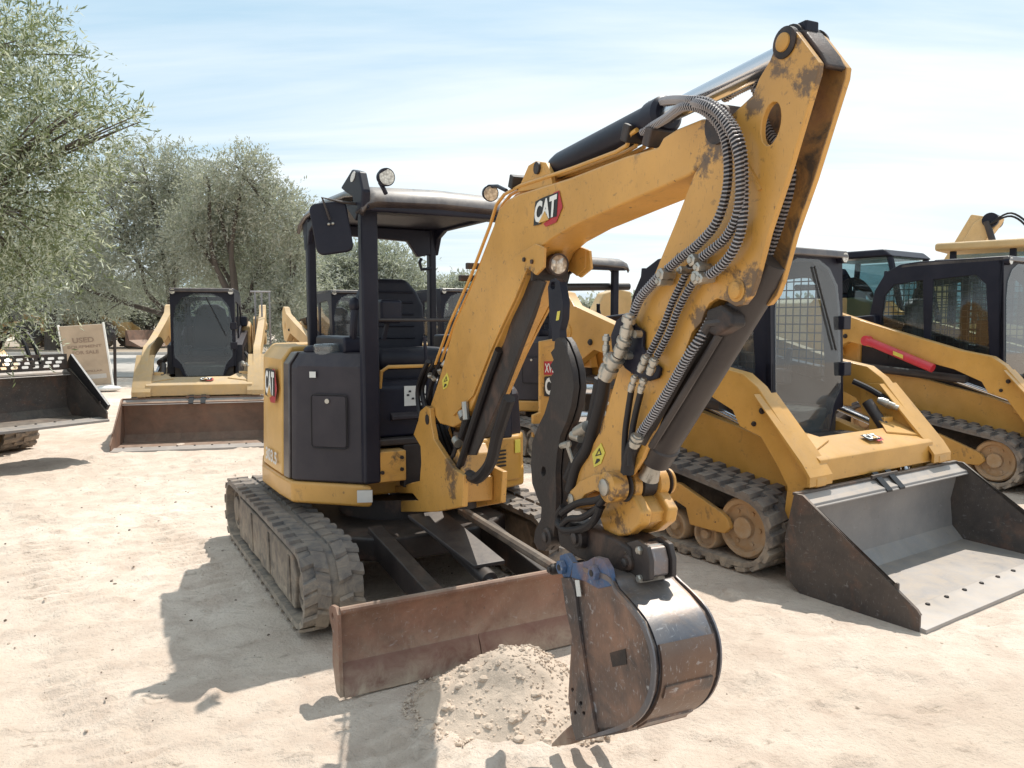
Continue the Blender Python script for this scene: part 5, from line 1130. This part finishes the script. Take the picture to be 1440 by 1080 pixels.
# ------------------------------------------------------------------ olive trees
def leafmat(name, top, under, hazed=0.):
    m, nt, b = newmat(name); g = N(nt, 'ShaderNodeNewGeometry')
    rd = g.outputs['Random Per Island']
    c = mix(nt, rd, [x * .7 for x in top], [x * 1.45 for x in top])
    u = mix(nt, rd, [x * .8 for x in under], [x * 1.2 for x in under])
    c = mix(nt, ramp(nt, rd, .55, .62).outputs[0], c, u)
    if hazed: c = mix(nt, hazed, c, (.42, .42, .37))  # distance haze mixed into the leaf colour as pale grey
    nt.links.new(c, b.inputs['Base Color']); b.inputs['Roughness'].default_value = .5
    out = nt.nodes['Material Output']; t = N(nt, 'ShaderNodeBsdfTranslucent'); nt.links.new(mix(nt, .5, c, (.25, .30, .10)), t.inputs[0])
    mx = N(nt, 'ShaderNodeMixShader'); mx.inputs[0].default_value = .42; nt.links.new(b.outputs[0], mx.inputs[1]); nt.links.new(t.outputs[0], mx.inputs[2]); nt.links.new(mx.outputs[0], out.inputs[0]); return m
M['leaf_near'] = leafmat('olive_leaves', (.15, .18, .09), (.55, .58, .47))
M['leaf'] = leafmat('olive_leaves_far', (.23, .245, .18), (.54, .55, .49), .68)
M['leaf_far'] = leafmat('hazy_leaves', (.32, .34, .28), (.50, .51, .45), .45)  # base tones paled as well, painting in the haze of distance
def foliage(clumps, n, nl, leaf, width, seed, up=.35, shoot=.35):
    g = np.random.default_rng(seed); C = np.array([c[:3] for c in clumps]); Rr = np.array([c[3:6] for c in clumps]); wt = Rr.prod(1) ** .8; wt /= wt.sum()
    ci = g.choice(len(clumps), n, p=wt); d = g.normal(size=(n, 3)); d /= np.linalg.norm(d, axis=1)[:, None]; rad = g.random(n) ** .42
    P = C[ci] + d * Rr[ci] * rad[:, None]; D = d * .8 + g.normal(size=(n, 3)) * .6 + np.array([0, 0, up]); D /= np.linalg.norm(D, axis=1)[:, None]
    L = shoot * (.5 + g.random(n)); t = (np.arange(nl) + .5) / nl
    base = P[:, None] + D[:, None] * (L[:, None] * t[None])[..., None]; base[..., 2] -= (t ** 2)[None] * (L * .35)[:, None]
    o = D[:, None] * .75 + g.normal(size=(n, nl, 3)) * .65; o /= np.linalg.norm(o, axis=2)[..., None]
    sd = np.cross(o, g.normal(size=(n, nl, 3))); sd /= np.linalg.norm(sd, axis=2)[..., None]
    ll = leaf * (.6 + .8 * g.random((n, nl, 1))); a = base; mid = base + o * ll * .5; tip = base + o * ll
    V = np.stack([a, mid + sd * ll * width, tip, mid - sd * ll * width], 2).reshape(-1, 3)
    return V, np.arange(len(V)).reshape(-1, 4)
def tree(name, label, x, y, clumps, limbs, n, nl, leaf, width, seed, mat='leaf', group=None, up=.35, shoot=.35):
    F = Frame(x, y, 0); root = thing(name, label, 'tree', F, group)
    V, Fa = foliage(clumps, n, nl, leaf, width, seed, up, shoot); me = fastmesh('crown', V, Fa, False); me.materials.append(M[mat]); o = bpy.data.objects.new('crown', me); COL.objects.link(o); o.parent = root
    g = random.Random(seed); mb = MB(F)
    for path, r0, r1 in limbs: mb.tube(path, r0, 10, 5, rf=lambda t, a=r0, b_=r1: a + (b_ - a) * t)
    for c in clumps:                       # branchlets reaching into every clump
        lp = min((p for path, _, _ in limbs for p in path[1:]), key=lambda p: (Vector(p) - Vector(c[:3])).length)
        for k in range(5):
            e = Vector(c[:3]) + Vector([g.uniform(-.75, .75) * c[3 + i] for i in range(3)]); m_ = Vector(lp).lerp(e, .5) + Vector((g.uniform(-.2, .2), g.uniform(-.2, .2), g.uniform(-.1, .3))) * c[3] * .5
            mb.tube([lp, m_, e], .03, 6, 4, rf=lambda t, w=max(.018, c[3] * .03): w * (1 - .8 * t))
    mb.build('trunk', 'bark', root); return root
GT = 'grey-green olive trees around the yard'
# near tree, trunk outside the frame at left
def at(px, py, Yd): r = ray(px, py); return EYE + r * (Yd / r.y)
nx0, ny0 = -6.6, 7.6
def lc(px, py, Yd, rx, ry, rz, ox, oy): p = at(px, py, Yd); return (p.x - ox, p.y - oy, p.z, rx, ry, rz)
cl = [lc(-60, 120, 7.4, 1.0, .9, .85, nx0, ny0), (lc(30, 90, 7.0, .5, .6, .5, nx0, ny0)), lc(60, 190, 6.9, .55, .6, .5, nx0, ny0), lc(20, 280, 7.0, .6, .6, .5, nx0, ny0), lc(-40, 320, 7.2, .9, .7, .6, nx0, ny0), lc(105, 165, 6.8, .42, .4, .22, nx0, ny0), lc(90, 250, 7.1, .35, .4, .3, nx0, ny0), lc(10, 380, 7.4, .42, .4, .35, nx0, ny0),
      lc(-10, 440, 7.5, .32, .4, .3, nx0, ny0), lc(140, 160, 6.8, .26, .2, .1, nx0, ny0), lc(80, 320, 7.3, .3, .3, .22, nx0, ny0), lc(20, 40, 7.2, .3, .4, .3, nx0, ny0), lc(170, 172, 6.8, .20, .1, .04, nx0, ny0), lc(-200, 200, 8, 1.4, 1.2, 1.4, nx0, ny0)]
tree('olive_tree', 'nearest olive tree, its fine leafy branches reaching in from the left edge', nx0, ny0, cl, [([(0, 0, -.05), (.05, 0, 1.0), (-.1, .1, 2.0), (.3, 0, 3.0)], .2, .08), ([(.0, .05, 1.6), (.9, -.3, 2.3), (1.7, -.5, 2.7)], .09, .03), ([(-.1, .1, 2.0), (.6, 0, 3.2), (1.2, -.3, 3.9)], .08, .02)], 5200, 15, .06, .10, 21, 'leaf_near', GT, .15, .34)
def olive(label, px, Yd, tops, seed, n=3800, leaf=.12, mat='leaf', trunkh=1.8, lean=.3, shoot=.5, r0=.26):
    b_ = at(px, 450, Yd); s = Yd / 1100.; ox, oy = b_.x, Yd
    cl = []; g = random.Random(seed)
    for (cx, cy, rx, ry) in tops:
        p = at(cx, cy, Yd + g.uniform(-1, 1)); cl.append((p.x - ox, p.y - oy, p.z, rx * s * 1.08, (rx + ry) * .45 * s, ry * s * 1.08))
    limbs = [([(0, 0, -.1), (lean * .3, 0, trunkh * .5), (lean, .1, trunkh)], r0, r0 * .75)]
    for c in cl[::2]: limbs.append(([(lean, .1, trunkh * .95), ((lean + c[0]) * .5 + g.uniform(-.3, .3), c[1] * .4, (trunkh + c[2]) * .48), (c[0] * .9, c[1] * .8, c[2] - c[5] * .1), (c[0] * 1.05, c[1], c[2] + c[5] * .5)], r0 * .34, .02))
    return tree('olive_tree', label, ox, oy, cl, limbs, n, 9, leaf, .14, seed, mat, GT, .3, shoot)
olive('big olive tree behind the sign board and the left loader, crown leaning right', 262, 25, [(200, 250, 55, 45), (150, 290, 55, 55), (240, 300, 50, 50), (110, 350, 55, 45), (190, 370, 60, 45), (262, 240, 30, 28), (100, 400, 50, 35), (160, 420, 45, 25), (250, 360, 30, 35)], 31, 6600, .11, lean=-.5)
olive('olive tree with twisting bare limbs just left of the excavator canopy', 318, 23, [(345, 243, 36, 26), (388, 296, 36, 32), (306, 292, 30, 26), (400, 370, 36, 45), (405, 430, 34, 40), (345, 290, 40, 30), (290, 260, 24, 22), (420, 330, 18, 40), (360, 395, 18, 20), (375, 455, 30, 30), (300, 350, 34, 44), (340, 340, 30, 34), (270, 330, 30, 40)], 32, 6600, .11, lean=.3, trunkh=1.9)
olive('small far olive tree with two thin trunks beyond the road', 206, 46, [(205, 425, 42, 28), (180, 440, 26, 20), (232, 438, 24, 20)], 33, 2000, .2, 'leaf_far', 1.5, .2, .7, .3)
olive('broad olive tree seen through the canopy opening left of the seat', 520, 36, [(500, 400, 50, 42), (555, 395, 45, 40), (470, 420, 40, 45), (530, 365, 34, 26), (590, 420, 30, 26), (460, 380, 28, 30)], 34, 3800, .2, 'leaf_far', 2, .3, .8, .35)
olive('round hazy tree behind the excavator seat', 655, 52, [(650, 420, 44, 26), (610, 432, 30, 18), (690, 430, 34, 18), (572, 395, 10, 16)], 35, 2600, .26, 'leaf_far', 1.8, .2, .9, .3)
olive('dense dark olive tree behind the far left machines', 70, 42, [(60, 400, 60, 45), (120, 420, 50, 35), (10, 380, 60, 60), (150, 390, 40, 40), (-50, 400, 60, 60), (60, 330, 50, 50)], 36, 4200, .2, 'leaf', 2, .2, .9, .35)
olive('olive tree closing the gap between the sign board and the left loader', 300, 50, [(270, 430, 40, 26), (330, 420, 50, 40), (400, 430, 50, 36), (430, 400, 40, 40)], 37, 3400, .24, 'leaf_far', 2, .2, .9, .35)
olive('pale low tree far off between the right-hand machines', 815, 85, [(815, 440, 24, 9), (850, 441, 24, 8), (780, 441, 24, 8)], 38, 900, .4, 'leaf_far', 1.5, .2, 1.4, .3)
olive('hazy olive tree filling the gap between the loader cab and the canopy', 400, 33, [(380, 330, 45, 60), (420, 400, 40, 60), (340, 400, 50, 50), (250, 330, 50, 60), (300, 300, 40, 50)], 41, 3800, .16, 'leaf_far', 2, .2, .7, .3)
# far treeline so the horizon is closed
def line():
    cl = []; g = random.Random(3)
    for i in range(60): cl.append((-120 + i * 5.5 + g.uniform(-2, 2), 120 + g.uniform(-10, 10), 2 + g.uniform(0, 1.2), 4, 3, 1.8 + g.random()))
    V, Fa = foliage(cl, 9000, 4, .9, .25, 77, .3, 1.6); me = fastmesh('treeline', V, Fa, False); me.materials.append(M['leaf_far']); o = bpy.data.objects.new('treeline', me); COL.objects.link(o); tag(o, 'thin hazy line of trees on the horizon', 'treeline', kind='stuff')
line()

# ------------------------------------------------------------------ sky and sun
SUN_EL = R(62); az = Vector((.47, .88, 0)).normalized()
w = bpy.data.worlds.new('World'); scene.world = w; w.use_nodes = True; nt = w.node_tree
bg = nt.nodes['Background']; sky = N(nt, 'ShaderNodeTexSky', sky_type='NISHITA'); sky.sun_disc = False; sky.sun_elevation = SUN_EL; sky.sun_rotation = math.atan2(az.x, az.y)
sky.air_density = 1.0; sky.dust_density = 2.5; sky.ozone_density = 2.0
co = N(nt, 'ShaderNodeTexCoord').outputs['Generated']
sp = N(nt, 'ShaderNodeSeparateXYZ'); nt.links.new(co, sp.inputs[0])
# project direction on a cloud layer
zz = mul(nt, mul(nt, sp.outputs[2], 0.02, 'MAXIMUM'), .12, 'ADD'); cb = N(nt, 'ShaderNodeCombineXYZ')
nt.links.new(mul(nt, sp.outputs[0], zz, 'DIVIDE'), cb.inputs[0]); nt.links.new(mul(nt, sp.outputs[1], zz, 'DIVIDE'), cb.inputs[1])
mp = N(nt, 'ShaderNodeMapping'); mp.inputs['Rotation'].default_value = (0, 0, R(28)); mp.inputs['Scale'].default_value = (.35, 1.5, 1); nt.links.new(cb.outputs[0], mp.inputs['Vector'])
cn = noise(nt, mp.outputs[0], .75, 8, .56, .5); cf = ramp(nt, cn, .38, .66).outputs[0]
hz_ = N(nt, 'ShaderNodeMapRange'); hz_.inputs[1].default_value = .42; hz_.inputs[2].default_value = .0; nt.links.new(sp.outputs[2], hz_.inputs[0])
rt = N(nt, 'ShaderNodeMapRange'); rt.inputs[1].default_value = -.3; rt.inputs[2].default_value = .75; nt.links.new(sp.outputs[0], rt.inputs[0])
hw = mul(nt, mul(nt, hz_.outputs[0], .55), mul(nt, mul(nt, rt.outputs[0], 1.3), .35, 'ADD'), 'MULTIPLY')
cl_ = mul(nt, mul(nt, cf, .75), hw, 'ADD'); cl_ = mul(nt, cl_, .96, 'MINIMUM')
K = 7.4
c = mix(nt, cl_, mix(nt, .72, sky.outputs[0], (K * .54, K * .80, K * .96)), (K * 1.08, K * 1.12, K * 1.13))
nt.links.new(c, bg.inputs['Color']); bg.inputs['Strength'].default_value = .14
sd = bpy.data.lights.new('sun', 'SUN'); so = bpy.data.objects.new('sun', sd); COL.objects.link(so)
sd.energy = 5.0; sd.angle = R(.53); sd.color = (1, .955, .88)
dirv = Vector((az.x * math.cos(SUN_EL), az.y * math.cos(SUN_EL), math.sin(SUN_EL))); so.rotation_euler = dirv.to_track_quat('Z', 'Y').to_euler()
scene.view_settings.view_transform = 'Standard'; scene.view_settings.look = 'None'; scene.view_settings.exposure = 0; scene.view_settings.gamma = 1
scene.cycles.max_bounces = 6; scene.cycles.transparent_max_bounces = 16
